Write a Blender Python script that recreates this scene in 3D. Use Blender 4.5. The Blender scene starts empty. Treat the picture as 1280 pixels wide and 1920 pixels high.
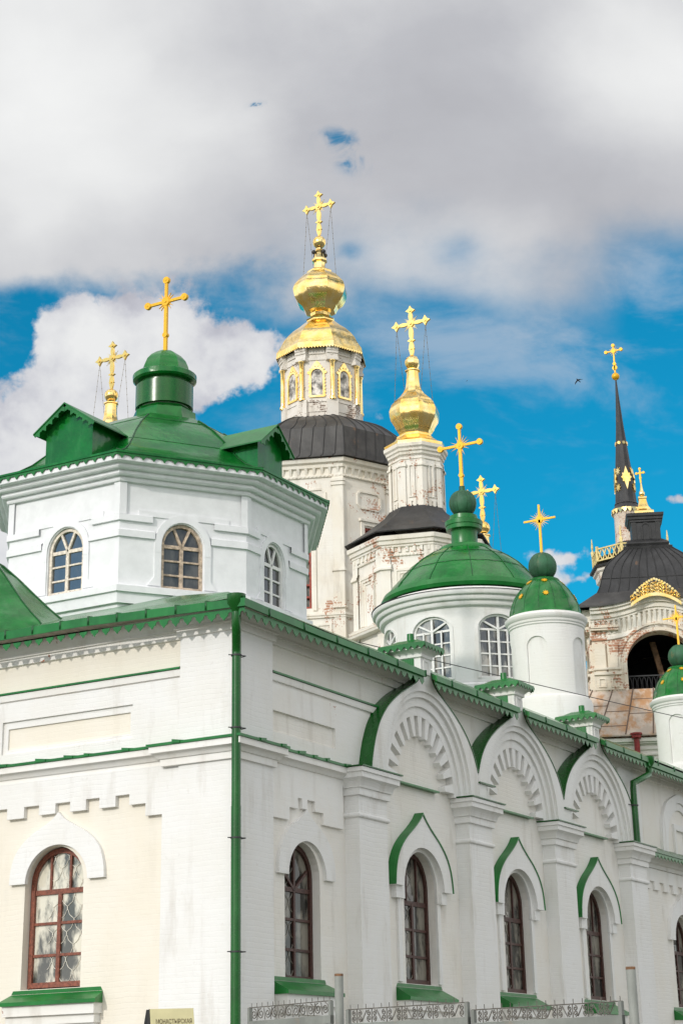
import bpy, math, random
from mathutils import Vector, Matrix
random.seed(11)
S = bpy.context.scene
C0 = S.collection
rad = math.radians
pi = math.pi

# ------------------------------------------------------------------ camera
F_PX, CX, CY = 3395.0, 640.0, 660.0          # focal length and principal point for a 1280 x 1920 frame
PITCH, ROLL, YAW = rad(22.4535), rad(-1.2108), rad(29.538)
CAM = Vector((-25.322, -16.505, 0.0))
_f = Vector((math.cos(YAW)*math.cos(PITCH), math.sin(YAW)*math.cos(PITCH), math.sin(PITCH)))
_r0 = Vector((math.sin(YAW), -math.cos(YAW), 0)); _u0 = _r0.cross(_f)
VR = _r0*math.cos(ROLL) + _u0*math.sin(ROLL)
VU = -_r0*math.sin(ROLL) + _u0*math.cos(ROLL)
VF = _f
cd = bpy.data.cameras.new('camera'); cam = bpy.data.objects.new('camera', cd); C0.objects.link(cam)
cd.sensor_fit = 'VERTICAL'; cd.sensor_height = 36.0; cd.sensor_width = 24.0
cd.lens = F_PX/1920*36.0; cd.shift_y = (CY-960)/1920.0
cd.clip_start = 0.1; cd.clip_end = 6000
M4 = Matrix((VR, VU, -VF)).transposed().to_4x4(); M4.translation = CAM
cam.matrix_world = M4
S.camera = cam

# ------------------------------------------------------------------ view, sun
S.view_settings.view_transform = 'Standard'; S.view_settings.look = 'None'
S.view_settings.exposure = 0.38; S.view_settings.gamma = 1.0
S.render.film_transparent = False
SUN_EL = rad(23); SUN_DIR2 = Vector((-1.0, 0.14)).normalized()
SUND = Vector((SUN_DIR2.x*math.cos(SUN_EL), SUN_DIR2.y*math.cos(SUN_EL), math.sin(SUN_EL)))
sl = bpy.data.lights.new('sun', 'SUN'); so = bpy.data.objects.new('sun', sl); C0.objects.link(so)
sl.energy = 1.4; sl.angle = rad(1.5); sl.color = (1.0, 0.95, 0.88)
so.rotation_euler = SUND.to_track_quat('Z', 'Y').to_euler(); so.location = (-40, 10, 60)

# ------------------------------------------------------------------ world: Nishita sky with a cloud deck
W = bpy.data.worlds.new('World'); S.world = W; W.use_nodes = True
wt = W.node_tree; wt.nodes.clear()
class NG:
    def __init__(s, t): s.t = t
    def n(s, kind, **kw):
        o = s.t.nodes.new(kind)
        for k, v in kw.items(): setattr(o, k, v)
        return o
    def put(s, sock, v):
        if hasattr(v, 'is_output'): s.t.links.new(v, sock)
        else: sock.default_value = v
    def m(s, op, a, b=None, c=None, clamp=False):
        o = s.n('ShaderNodeMath', operation=op, use_clamp=clamp)
        s.put(o.inputs[0], a)
        if b is not None: s.put(o.inputs[1], b)
        if c is not None: s.put(o.inputs[2], c)
        return o.outputs[0]
    def vm(s, op, a, b=None, out=0):
        o = s.n('ShaderNodeVectorMath', operation=op)
        s.put(o.inputs[0], a)
        if b is not None: s.put(o.inputs[1], b)
        return o.outputs[out]
    def sm(s, x, a, b, c=0.0, d=1.0):
        o = s.n('ShaderNodeMapRange', interpolation_type='SMOOTHSTEP')
        s.put(o.inputs[0], x); o.inputs[1].default_value = a; o.inputs[2].default_value = b
        o.inputs[3].default_value = c; o.inputs[4].default_value = d
        return o.outputs[0]
    def noise(s, vec, scale, detail=6, rough=.55, dist=0.0):
        o = s.n('ShaderNodeTexNoise'); s.put(o.inputs['Vector'], vec)
        o.inputs['Scale'].default_value = scale; o.inputs['Detail'].default_value = detail
        o.inputs['Roughness'].default_value = rough; o.inputs['Distortion'].default_value = dist
        return o.outputs[0]
    def mix(s, f, a, b, mode='MIX'):
        o = s.n('ShaderNodeMix', data_type='RGBA', blend_type=mode)
        s.put(o.inputs[0], f); s.put(o.inputs[6], a); s.put(o.inputs[7], b)
        return o.outputs[2]
    def rgb(s, r, g, b):
        o = s.n('ShaderNodeCombineXYZ'); s.put(o.inputs[0], r); s.put(o.inputs[1], g); s.put(o.inputs[2], b)
        return o.outputs[0]
    def ramp(s, x, stops):
        o = s.n('ShaderNodeValToRGB'); s.put(o.inputs[0], x)
        e = o.color_ramp.elements
        while len(e) < len(stops): e.new(.5)
        for i, (p, c) in enumerate(stops): e[i].position = p; e[i].color = (*c, 1)
        return o.outputs[0]
g = NG(wt)
tc = g.n('ShaderNodeTexCoord'); d = g.vm('NORMALIZE', tc.outputs['Generated'])
sky = g.n('ShaderNodeTexSky', sky_type='NISHITA'); sky.sun_disc = False
sky.sun_elevation = SUN_EL; sky.sun_rotation = math.atan2(SUND.x, SUND.y)
sky.air_density = 1.0; sky.dust_density = 0.3; sky.ozone_density = 2.0
fd = g.vm('DOT_PRODUCT', d, tuple(VF), 1)
fs = g.m('MAXIMUM', fd, 0.05)
ax_ = g.m('ADD', g.m('MULTIPLY', g.m('DIVIDE', g.vm('DOT_PRODUCT', d, tuple(VR), 1), fs), F_PX/1000), .640)   # sky position east-west, fixed in the world
by_ = g.m('SUBTRACT', .660, g.m('MULTIPLY', g.m('DIVIDE', g.vm('DOT_PRODUCT', d, tuple(VU), 1), fs), F_PX/1000))
front = g.sm(fd, .80, .90)
def gauss(x0, y0, sx, sy, w):
    a = g.m('DIVIDE', g.m('SUBTRACT', ax_, x0), sx); b = g.m('DIVIDE', g.m('SUBTRACT', by_, y0), sy)
    e = g.m('MULTIPLY', g.m('ADD', g.m('MULTIPLY', a, a), g.m('MULTIPLY', b, b)), -1.0)
    return g.m('MULTIPLY', g.m('POWER', 2.718, e), w)
def addall(l):
    r = l[0]
    for q in l[1:]: r = g.m('ADD', r, q)
    return r
P2 = g.rgb(ax_, by_, 0.0)
PS = g.rgb(g.m('MULTIPLY', ax_, .75), by_, 0.0)
nA = g.m('SUBTRACT', g.noise(PS, 3.2, 8, .56, .15), .5)
nB = g.m('SUBTRACT', g.noise(P2, 9.0, 9, .60, .1), .5)
nL = g.m('SUBTRACT', g.noise(PS, 1.7, 3, .5), .5)
nW = g.m('SUBTRACT', g.noise(g.rgb(g.m('MULTIPLY', ax_, 1.0), g.m('MULTIPLY', by_, 2.2), 3.0), 3.0, 7, .6, .3), .5)
K = 10.0                                       # the Background runs at 0.1
blue = g.mix(1.0, sky.outputs[0], (.035, .80, .94, 1), 'MULTIPLY')
nH = g.sm(g.noise(P2, 15.0, 6, .6, .4), .30, .66)
def hole(*a): return g.m('MULTIPLY', gauss(*a), nH)
DA = addall([g.m('MULTIPLY', g.m('SUBTRACT', .562, by_), 8.5), g.m('MULTIPLY', nA, 2.6), g.m('MULTIPLY', nB, .9),
             hole(.630, .258, .050, .030, -3.2), hole(.662, .305, .034, .026, -2.9), hole(.490, .203, .040, .020, -4.9), hole(.398, .247, .026, .016, -4.7),
             gauss(1.27, .55, .09, .10, -2.0), gauss(.66, .47, .03, .02, -1.0), gauss(.86, .47, .05, .03, -.9), gauss(.80, .60, .14, .05, -.9), gauss(1.05, .54, .16, .05, .6),
             gauss(.56, .57, .10, .05, .5), gauss(.05, .56, .07, .04, -.5)])
soft = g.sm(ax_, .35, .80, .0, 1.0)
mA = g.m('ADD', g.m('MULTIPLY', g.sm(DA, -.35, .55), g.m('SUBTRACT', 1.0, soft)), g.m('MULTIPLY', g.sm(DA, -1.1, 1.7), soft))
cg = addall([g.m('MULTIPLY', nL, .50), g.m('MULTIPLY', nA, .42), .50, gauss(.08, .10, .34, .20, .38), gauss(1.24, .14, .22, .14, .30), gauss(.10, .32, .34, .14, .17),
             gauss(.75, .08, .30, .09, -.06), gauss(1.0, .31, .35, .16, -.13), gauss(.35, .44, .30, .06, -.02)])
colA = g.ramp(cg, [(.18, (.29, .29, .315)), (.44, (.40, .405, .43)), (.70, (.60, .605, .61)), (.95, (.72, .725, .72))])
mW = g.m('MULTIPLY', g.sm(g.m('ADD', nW, gauss(.85, .62, .35, .14, .15)), .0, .30), g.m('MULTIPLY', g.sm(by_, 1.10, .60), .58))
c1 = g.mix(mW, blue, (3.9, 4.4, 5.1, 1))
c2 = g.mix(mA, c1, g.vm('MULTIPLY', colA, (K, K, K)))
wx = g.m('MULTIPLY', g.m('SUBTRACT', g.noise(P2, 7.0, 5, .6), .5), .10); wy = g.m('MULTIPLY', g.m('SUBTRACT', g.noise(g.rgb(ax_, by_, 5.0), 7.0, 5, .6), .5), .10)
ax0, by0 = ax_, by_
ax_ = g.m('ADD', ax_, wx); by_ = g.m('ADD', by_, wy)
nC = g.m('SUBTRACT', g.noise(P2, 17.0, 8, .62, .2), .5)
big_ = addall([gauss(.13, .63, .065, .075, 1.0), gauss(.24, .65, .12, .105, 1.25), gauss(.38, .685, .12, .085, 1.15), gauss(.475, .665, .055, .045, .9), gauss(.05, .82, .13, .10, 1.1),
             gauss(.0, .96, .13, .16, 1.2), gauss(.20, .80, .14, .12, .9)])
DB = addall([g.m('MINIMUM', big_, 1.15), gauss(.44, .785, .06, .035, -.75), gauss(.02, .66, .05, .05, -.45), gauss(.72, .79, .03, .022, .42), gauss(.04, .745, .05, .015, -.3),
             gauss(1.05, 1.045, .085, .022, .80), gauss(1.03, 1.08, .05, .016, .5), gauss(1.10, 1.085, .04, .014, .45), gauss(1.265, .935, .04, .013, .70), g.m('MULTIPLY', nB, 1.3), g.m('MULTIPLY', nC, .8)])
ax_, by_ = ax0, by0
mB = g.sm(DB, .36, .70)
sh = addall([g.noise(g.rgb(g.m('ADD', ax_, .02), g.m('ADD', by_, .03), .4), 6.5, 6, .55), g.m('MULTIPLY', g.m('SUBTRACT', DB, .8), .22), g.m('MULTIPLY', nB, -.55)])
colB = g.ramp(sh, [(.26, (.34, .34, .385)), (.42, (.44, .44, .48)), (.56, (.57, .57, .585)), (.74, (.665, .665, .66))])
c3 = g.mix(g.m('MULTIPLY', mB, .97), c2, g.vm('MULTIPLY', colB, (K, K, K)))
nG = g.noise(d, 2.4, 6, .55, .2)
glow = g.m('POWER', g.m('MAXIMUM', g.vm('DOT_PRODUCT', d, tuple(SUND), 1), 0.0), 3.0)
bw = g.m('ADD', 10.6, g.m('MULTIPLY', glow, 5.0))
mGap = g.sm(g.vm('DOT_PRODUCT', d, tuple(Vector((-.83, .47, .35)).normalized()), 1), .950, .985, 1.0, .25)
colG = g.mix(g.m('MULTIPLY', g.sm(nG, .36, .60), mGap), g.mix(.20, sky.outputs[0], blue), g.vm('MULTIPLY', g.rgb(bw, bw, bw), (1.0, .972, .935)))
final = g.mix(front, colG, c3)

out = g.n('ShaderNodeOutputWorld'); bg = g.n('ShaderNodeBackground'); bg.inputs['Strength'].default_value = 0.1
wt.links.new(final, bg.inputs['Color']); wt.links.new(bg.outputs[0], out.inputs['Surface'])
W.cycles.sampling_method = 'MANUAL'; W.cycles.sample_map_resolution = 512

# ------------------------------------------------------------------ measuring helpers (pixels of a 1280 x 1920 frame to metres)
def ray(x, y): return ((x-CX)*VR + (CY-y)*VU + F_PX*VF).normalized()
def proj(p):
    q = Vector(p)-CAM; w = q.dot(VF)
    return CX+F_PX*q.dot(VR)/w, CY-F_PX*q.dot(VU)/w, w
def on_axis_plane(x, y, axis, val):
    r = ray(x, y); return CAM + r*((val-CAM[axis])/r[axis])
def at_depth(x, y, dep):
    r = ray(x, y); return CAM + r*(dep/r.dot(VF))
def on_vplane(x, y, p, n):
    r = ray(x, y); n = Vector(n); return CAM + r*((Vector(p)-CAM).dot(n)/r.dot(n))
class Axis:
    """a vertical axis standing at a plan position; z() and r() read heights and radii"""
    def __init__(s, p):
        s.x, s.y = p[0], p[1]
        c = Vector((CAM.x-s.x, CAM.y-s.y)).normalized(); s.c = c; s.right = Vector((-c.y, c.x))
        if s.right.dot(Vector((VR.x, VR.y))) < 0: s.right = -s.right
    def z(s, py):
        lo, hi = -5.0, 150.0
        for _ in range(50):
            m = (lo+hi)/2
            if proj((s.x, s.y, m))[1] > py: lo = m
            else: hi = m
        return lo
    def m(s, py, px): return px*proj((s.x, s.y, s.z(py)))[2]/F_PX
    def prof(s, l, k=1.0): return [(s.m(py, hw)*k, s.z(py)) for py, hw in l]
    def ang(s, deg):
        t = rad(deg); v = s.c*math.cos(t)+s.right*math.sin(t); return math.atan2(v.y, v.x)
    def pt(s, deg, r):
        a = s.ang(deg); return Vector((s.x+r*math.cos(a), s.y+r*math.sin(a)))

# ------------------------------------------------------------------ mesh helpers
WL = {}
class MB:
    def __init__(s): s.v = []; s.f = []
    def add(s, pts): i = len(s.v); s.v += [tuple(p) for p in pts]; return i
    def poly(s, pts): i = s.add(pts); s.f.append(tuple(range(i, i+len(pts))))
    def hexa(s, b, t):
        i = s.add(list(b)+list(t)); n = len(b)
        s.f.append(tuple(range(i+n-1, i-1, -1))); s.f.append(tuple(range(i+n, i+2*n)))
        for k in range(n): s.f.append((i+k, i+(k+1) % n, i+n+(k+1) % n, i+n+k))
    def box(s, x0, x1, y0, y1, z0, z1):
        b = [(x0, y0), (x1, y0), (x1, y1), (x0, y1)]
        s.hexa([(x, y, z0) for x, y in b], [(x, y, z1) for x, y in b])
    def grid(s, rows, close=False):
        n = len(rows[0]); i = s.add([p for r in rows for p in r])
        for a in range(len(rows)-1):
            for b in range(n if close else n-1):
                c = (b+1) % n
                s.f.append((i+a*n+b, i+a*n+c, i+(a+1)*n+c, i+(a+1)*n+b))
    def lathe(s, cx, cy, prof, n=32, rot=0.0, cap0=False, cap1=False):
        rows = [[(cx+r*math.cos(rot+2*pi*k/n), cy+r*math.sin(rot+2*pi*k/n), z) for k in range(n)] for r, z in prof]
        s.grid(rows, True)
        if cap0: s.poly(rows[0][::-1])
        if cap1: s.poly(rows[-1])
    def sphere(s, cx, cy, cz, r, n=20, m=12, sz=1.0):
        s.lathe(cx, cy, [(max(1e-4, r*math.sin(pi*k/m)), cz-r*sz*math.cos(pi*k/m)) for k in range(m+1)], n)
    def tube(s, pts, r, n=8, cap=True):
        pts = [Vector(p) for p in pts]; rows = []
        rr = r if isinstance(r, (list, tuple)) else [r]*len(pts)
        prev = None
        for k, p in enumerate(pts):
            t = (pts[min(k+1, len(pts)-1)]-pts[max(k-1, 0)]).normalized()
            if prev is None:
                a = Vector((0, 0, 1)) if abs(t.z) < .9 else Vector((1, 0, 0))
                prev = t.cross(a).normalized()
            u = (prev-t*prev.dot(t)).normalized(); prev = u; w = t.cross(u)
            rows.append([p+(u*math.cos(2*pi*q/n)+w*math.sin(2*pi*q/n))*rr[k] for q in range(n)])
        s.grid(rows, True)
        if cap: s.poly(rows[0][::-1]); s.poly(rows[-1])
    # --- things drawn on a wall: M(u, v, d) maps along-wall, up, outward to the world
    def prism(s, M, poly, d0, d1):
        i = s.add([M(u, v, d0) for u, v in poly]); n = len(poly); s.add([M(u, v, d1) for u, v in poly])
        s.f.append(tuple(range(i+n-1, i-1, -1))); s.f.append(tuple(range(i+n, i+2*n)))
        for k in range(n): s.f.append((i+k, i+(k+1) % n, i+n+(k+1) % n, i+n+k))
    def mbox(s, M, u0, u1, v0, v1, d0, d1, n=1):
        if n == 1: s.prism(M, [(u0, v0), (u1, v0), (u1, v1), (u0, v1)], d0, d1); return
        us = [u0+(u1-u0)*k/n for k in range(n+1)]
        rows = [[M(u, v0, d0), M(u, v0, d1), M(u, v1, d1), M(u, v1, d0)] for u in us]
        s.grid(rows, True); s.poly(rows[0]); s.poly(rows[-1][::-1])
    def band(s, M, A, B, d0, d1, closed=True, back=False):
        n = len(A); i = s.add([M(*p, d1) for p in A]+[M(*p, d1) for p in B]+[M(*p, d0) for p in A]+[M(*p, d0) for p in B])
        for k in range(n if closed else n-1):
            j = (k+1) % n
            s.f.append((i+k, i+j, i+n+j, i+n+k)); s.f.append((i+k, i+2*n+k, i+2*n+j, i+j))
            s.f.append((i+n+k, i+n+j, i+3*n+j, i+3*n+k))
            if back: s.f.append((i+2*n+k, i+3*n+k, i+3*n+j, i+2*n+j))
        if not closed:
            for k in (0, n-1): s.f.append((i+k, i+n+k, i+3*n+k, i+2*n+k))
    def bar(s, M, a, b, w, d0, d1):
        dx, dy = b[0]-a[0], b[1]-a[1]; l = math.hypot(dx, dy) or 1; nx, ny = -dy/l*w/2, dx/l*w/2
        s.prism(M, [(a[0]+nx, a[1]+ny), (a[0]-nx, a[1]-ny), (b[0]-nx, b[1]-ny), (b[0]+nx, b[1]+ny)], d0, d1)
    def skirt(s, plan, prof, closed=True):
        """sweep a profile of (offset, z) round a plan polygon with mitred corners; plan runs counter-clockwise"""
        n = len(plan); P = [Vector(p) for p in plan]; dirs = []
        for k in range(n):
            def nrm(a, b):
                e = (P[b]-P[a]).normalized(); return Vector((e.y, -e.x))
            if closed or 0 < k < n-1:
                n1, n2 = nrm((k-1) % n, k), nrm(k, (k+1) % n)
                m = (n1+n2).normalized(); dirs.append(m/max(.2, m.dot(n1)))
            elif k == 0: dirs.append(nrm(0, 1))
            else: dirs.append(nrm(n-2, n-1))
        rows = [[(P[k].x+dirs[k].x*o, P[k].y+dirs[k].y*o, z) for k in range(n)] for o, z in prof]
        s.grid(rows, closed)
        return rows
    def wall(s, M, u0, u1, v0, v1, ops, d=0.0, rev=.2, du=99.0, na=14):
        def rng(a, b, lo, hi):
            if b-a < 1e-5 or hi-lo < 1e-5: return
            n = max(1, math.ceil((b-a)/du))
            s.grid([[M(a+(b-a)*k/n, lo, d), M(a+(b-a)*k/n, hi, d)] for k in range(n+1)])
        cur = u0
        for o in sorted(ops, key=lambda q: q['u']):
            l, r = o['u']-o['w'], o['u']+o['w']
            rng(cur, l, v0, v1); rng(l, r, v0, o['b'])
            top = arch_pts(o['u'], o['w'], o['s'], o['r'], na)
            s.grid([[M(p[0], p[1], d), M(p[0], v1, d)] for p in top])
            ol = [(l, o['b'])]+top+[(r, o['b'])]
            if rev: s.grid([[M(*p, d) for p in ol], [M(*p, d-rev) for p in ol]], True)
            cur = r
        rng(cur, u1, v0, v1)
    def build(s, name, mat, parent=None, label=None, loc=None, smooth=35):
        me = bpy.data.meshes.new(name)
        base = Vector(loc) if loc is not None else (WL[parent.name] if parent else Vector((0, 0, 0)))
        me.from_pydata([(p[0]-base.x, p[1]-base.y, p[2]-base.z) for p in s.v], [], s.f)
        import bmesh
        bm = bmesh.new(); bm.from_mesh(me)
        bmesh.ops.remove_doubles(bm, verts=bm.verts, dist=1e-5)
        bmesh.ops.recalc_face_normals(bm, faces=bm.faces)
        bm.to_mesh(me); bm.free()
        if smooth:
            for p in me.polygons: p.use_smooth = True
            me.set_sharp_from_angle(angle=rad(smooth))
        me.materials.append(mat); me.update()
        o = bpy.data.objects.new(name, me); C0.objects.link(o)
        if parent:
            o.parent = parent; o.location = base-WL[parent.name]
        else: o.location = base
        WL[o.name] = base
        if label: o['label'] = label
        return o
def inlay(mb, mat, obj):
    """add seams and the like to an existing part as a second material of the same mesh"""
    import bmesh
    b = WL[obj.name]; me = obj.data; me.materials.append(mat); mi = len(me.materials)-1
    bm = bmesh.new(); bm.from_mesh(me)
    vs = [bm.verts.new((p[0]-b.x, p[1]-b.y, p[2]-b.z)) for p in mb.v]
    for f in mb.f:
        try: q = bm.faces.new([vs[i] for i in f])
        except ValueError: continue
        q.material_index = mi; q.smooth = True
    bm.to_mesh(me); bm.free()
def arch_pts(u, w, sp, r, n=14):
    if r <= 0: return [(u-w, sp), (u+w, sp)]
    return [(u-w*math.cos(pi*k/n), sp+r*math.sin(pi*k/n)) for k in range(n+1)]
def arch_ol(u, w, b, sp, r, n=14): return [(u-w, b)]+arch_pts(u, w, sp, r, n)+[(u+w, b)]
def thing(name, label, cat, loc, group=None):
    o = bpy.data.objects.new(name, None); C0.objects.link(o); o.location = loc; o.empty_display_size = .5
    o['label'] = label; o['category'] = cat
    if group: o['group'] = group
    WL[o.name] = Vector(loc); return o
def tag(o, label, cat, group=None):
    o['label'] = label; o['category'] = cat
    if group: o['group'] = group
    return o
def FR(u, v, d): return (u, -d, v)            # long street front, facing -Y
def FL(u, v, d): return (-d, u, v)            # gable front, facing -X
def face_map(p0, p1):
    """a wall running from p0 to p1, outward on the right-hand side"""
    p0, p1 = Vector(p0), Vector(p1); e = (p1-p0).normalized(); n = Vector((e.y, -e.x))
    return (lambda u, v, d: (p0.x+e.x*u+n.x*d, p0.y+e.y*u+n.y*d, v)), (p1-p0).length
def cyl_map(cx, cy, R, a0=0.0):
    return lambda u, v, d: (cx+(R+d)*math.cos(a0+u/R), cy+(R+d)*math.sin(a0+u/R), v)
def trim_poly(u0, u1, top, h, pitch, style):
    n = max(1, round((u1-u0)/pitch)); p = (u1-u0)/n; pts = []
    for k in range(n):
        a = u0+k*p
        if style == 'scallop':
            pts += [(a+p*.00, top-h*.50), (a+p*.07, top-h*.38), (a+p*.17, top-h*.33), (a+p*.28, top-h*.38), (a+p*.35, top-h*.50), (a+p*.37, top-h*.66), (a+p*.47, top-h*.74),
                    (a+p*.58, top-h*.86), (a+p*.66, top-h*1.0), (a+p*.70, top-h*1.0), (a+p*.78, top-h*.86), (a+p*.88, top-h*.74), (a+p*.98, top-h*.66)]
        elif style == 'saw':
            pts += [(a+p*.05, top-h*.35), (a+p*.5, top-h), (a+p*.95, top-h*.35)]
        else:
            pts += [(a, top-h*.5), (a+p*.18, top-h*.42), (a+p*.32, top-h*.62), (a+p*.5, top-h), (a+p*.68, top-h*.62), (a+p*.82, top-h*.42)]
    return [(u1, top), (u0, top)]+pts+[(u1, top-h*.45)]
def trim(mb, M, u0, u1, top, h, pitch, style, d0, d1):
    mb.prism(M, trim_poly(u0, u1, top, h, pitch, style), d0, d1)
# ------------------------------------------------------------------ materials
def mat(name):
    m = bpy.data.materials.new(name); m.use_nodes = True; t = m.node_tree
    b = t.nodes['Principled BSDF']; return m, NG(t), b
def setp(b, col=None, rough=.5, metal=0.0, spec=.5, ior=None):
    if col is not None: b.inputs['Base Color'].default_value = (*col, 1)
    b.inputs['Roughness'].default_value = rough; b.inputs['Metallic'].default_value = metal
    b.inputs['Specular IOR Level'].default_value = spec
    if ior: b.inputs['IOR'].default_value = ior
def bump(G, b, h, strength, dist):
    o = G.n('ShaderNodeBump'); o.inputs['Strength'].default_value = strength; o.inputs['Distance'].default_value = dist
    G.put(o.inputs['Height'], h); G.t.links.new(o.outputs[0], b.inputs['Normal'])
def plaster(name, col, brick=.5, wear=0.0, tint=(.80, .76, .68), dirt=.18, wearcol=(.38, .15, .09), k=1.0):
    """whitewashed brick: courses show through as relief, paint is mottled, and some of it has come off"""
    m, G, b = mat(name); setp(b, col, .85, 0, .25)
    p = G.n('ShaderNodeNewGeometry').outputs['Position']
    sx = G.n('ShaderNodeSeparateXYZ'); G.put(sx.inputs[0], p)
    u = G.m('ADD', sx.outputs[0], G.m('MULTIPLY', sx.outputs[1], .83)); z = sx.outputs[2]
    wob = G.m('MULTIPLY', G.m('SUBTRACT', G.noise(p, 1.3, 4), .5), .09)
    br = G.n('ShaderNodeTexBrick'); G.put(br.inputs['Vector'], G.rgb(u, G.m('ADD', z, wob), 0.0))
    br.inputs['Scale'].default_value = 1.0; br.inputs['Mortar Size'].default_value = .012; br.inputs['Mortar Smooth'].default_value = .7
    br.inputs['Brick Width'].default_value = .27*k; br.inputs['Row Height'].default_value = .085*k
    br.inputs['Color1'].default_value = (1, 1, 1, 1); br.inputs['Color2'].default_value = (.75, .75, .75, 1); br.inputs['Mortar'].default_value = (0, 0, 0, 1)
    n1 = G.noise(p, 7, 8, .65); n2 = G.noise(p, .9, 5, .6)
    st = G.noise(G.vm('MULTIPLY', p, (1.6, 1.6, .35)), 1.6, 6, .6)
    rows = G.noise(G.vm('MULTIPLY', p, (2.2, 2.2, 11.0)), 1.0, 4, .6)
    big = G.sm(n2, .38, .62)
    c = G.mix(G.m('MULTIPLY', big, .35), (*col, 1), tuple(x*y for x, y in zip(col, tint))+(1,))
    c = G.mix(G.m('MULTIPLY', G.sm(st, .52, .75), dirt), c, (.42, .37, .30, 1))
    c = G.mix(G.m('MULTIPLY', G.sm(n1, .60, .76), dirt*.9), c, (.48, .43, .37, 1))
    h = G.m('ADD', G.m('MULTIPLY', G.n('ShaderNodeRGBToBW').outputs[0], 0.0), 0.0) if False else None
    bw = G.n('ShaderNodeRGBToBW'); G.put(bw.inputs[0], br.outputs['Color'])
    fade = G.sm(G.noise(p, .55, 3), .35, .65, .35, 1.0)
    H = G.m('ADD', G.m('MULTIPLY', G.m('MULTIPLY', bw.outputs[0], fade), brick), G.m('ADD', G.m('MULTIPLY', rows, .7), G.m('MULTIPLY', n1, .45)))
    if wear > 0:
        wv = G.m('ADD', G.m('ADD', G.noise(p, .8/k, 6, .70, .4), G.m('MULTIPLY', G.m('SUBTRACT', bw.outputs[0], .6), .10)), G.m('MULTIPLY', G.m('SUBTRACT', G.noise(p, 13, 5, .65), .5), .34))
        wm = G.sm(wv, .70-wear*.3, .73-wear*.3)
        c = G.mix(wm, c, G.mix(bw.outputs[0], (.50, .40, .32, 1), (*wearcol, 1)))
    G.t.links.new(c, b.inputs['Base Color']); bump(G, b, H, .30, .020)
    return m
def metal_sheet(name, col, rough=.35, var=.25, seam=None, spec=.5, metal=0.0, rust=0.0, bumpy=.25, fade=.45):
    m, G, b = mat(name); setp(b, col, rough, metal, spec)
    p = G.n('ShaderNodeNewGeometry').outputs['Position']
    n = G.noise(p, 1.7, 6, .6); n2 = G.noise(p, 14, 5, .6)
    c = G.mix(G.sm(n, .35, .68), tuple(x*(1-var) for x in col)+(1,), tuple(min(1, x*(1+var)) for x in col)+(1,))
    c = G.mix(G.m('MULTIPLY', G.sm(n2, .58, .75), var*.8), c, tuple(min(1, x*1.6+.02) for x in col)+(1,))
    fd_ = G.noise(G.vm('MULTIPLY', p, (2.4, 2.4, .5)), 1.3, 6, .65)
    c = G.mix(G.m('MULTIPLY', G.sm(fd_, .50, .74), fade), c, tuple(min(1, x*1.35+.035) for x in col)+(1,))
    if rust:
        r = G.sm(G.noise(G.vm('MULTIPLY', p, (1, 1, .5)), 1.9, 8, .7), .62-rust*.3, .80-rust*.3)
        c = G.mix(G.m('MULTIPLY', r, .85), c, (.42, .20, .07, 1))
    G.t.links.new(c, b.inputs['Base Color'])
    G.put(b.inputs['Roughness'], G.m('ADD', rough-.07, G.m('MULTIPLY', n2, .16)))
    bump(G, b, G.m('ADD', G.m('ADD', G.noise(p, 1.6, 2, .5), G.m('MULTIPLY', G.noise(p, 5.0, 2, .5), .35)), G.m('MULTIPLY', n2, .05)), bumpy*1.5, .06)
    return m
def simple(name, col, rough=.5, metal=0.0, var=.2, scale=9.0, bmp=.12, spec=.5, dist=.01):
    m, G, b = mat(name); setp(b, col, rough, metal, spec)
    p = G.n('ShaderNodeNewGeometry').outputs['Position']; n = G.noise(p, scale, 6, .62)
    c = G.mix(G.sm(n, .34, .66), tuple(x*(1-var) for x in col)+(1,), tuple(min(1, x*(1+var)) for x in col)+(1,))
    G.t.links.new(c, b.inputs['Base Color']); bump(G, b, n, bmp, dist)
    return m
def gold_leaf(name, col=(1.0, .70, .20), rough=.16):
    m, G, b = mat(name); setp(b, col, rough, 1.0)
    p = G.n('ShaderNodeNewGeometry').outputs['Position']; n = G.noise(p, 2.6, 4, .5); n2 = G.noise(p, 24, 4, .6)
    c = G.mix(G.sm(n, .3, .7), (1.0, .66, .18, 1), (1.0, .79, .38, 1))
    G.t.links.new(c, b.inputs['Base Color']); G.put(b.inputs['Roughness'], G.m('ADD', rough-.05, G.m('MULTIPLY', n2, .16)))
    bump(G, b, G.m('ADD', n, G.m('MULTIPLY', n2, .04)), .30, .06)
    return m
def glass(name, dark=(.015, .02, .024), curtain=None, amount=0.0, ior=1.9, rough=.03, scale=3.0, lo=.45, hi=.60):
    """window panes: a glossy sheet with the dark room, or the pale curtain hung close behind it, seen through it"""
    m, G, b = mat(name); setp(b, dark, rough, 0, .5, ior)
    p = G.n('ShaderNodeNewGeometry').outputs['Position']
    bump(G, b, G.noise(p, 2.2, 2, .5), .06, .03)
    if curtain:
        n = G.noise(G.vm('MULTIPLY', p, (1, 1, .45)), scale, 5, .6)
        c = G.mix(G.m('MULTIPLY', G.sm(n, lo, hi), amount), (*dark, 1), (*curtain, 1))
        G.t.links.new(c, b.inputs['Base Color'])
    return m
WHITE = plaster('white_limewash', (.79, .785, .77), .40, .0, (.93, .91, .86), .33)
WARMWALL = plaster('warm_white_limewash', (.80, .778, .735), .42, .0, (.94, .90, .82), .34)
CREAM = plaster('cream_limewash', (.80, .755, .665), .28, .0, (.95, .92, .86), .10)
TRIMW = plaster('white_moulding', (.82, .81, .785), .10, .02, (.93, .89, .82), .28)
TIMBER = simple('white_painted_boards', (.80, .805, .82), .6, 0, .045, 3.0, .10)
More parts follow.
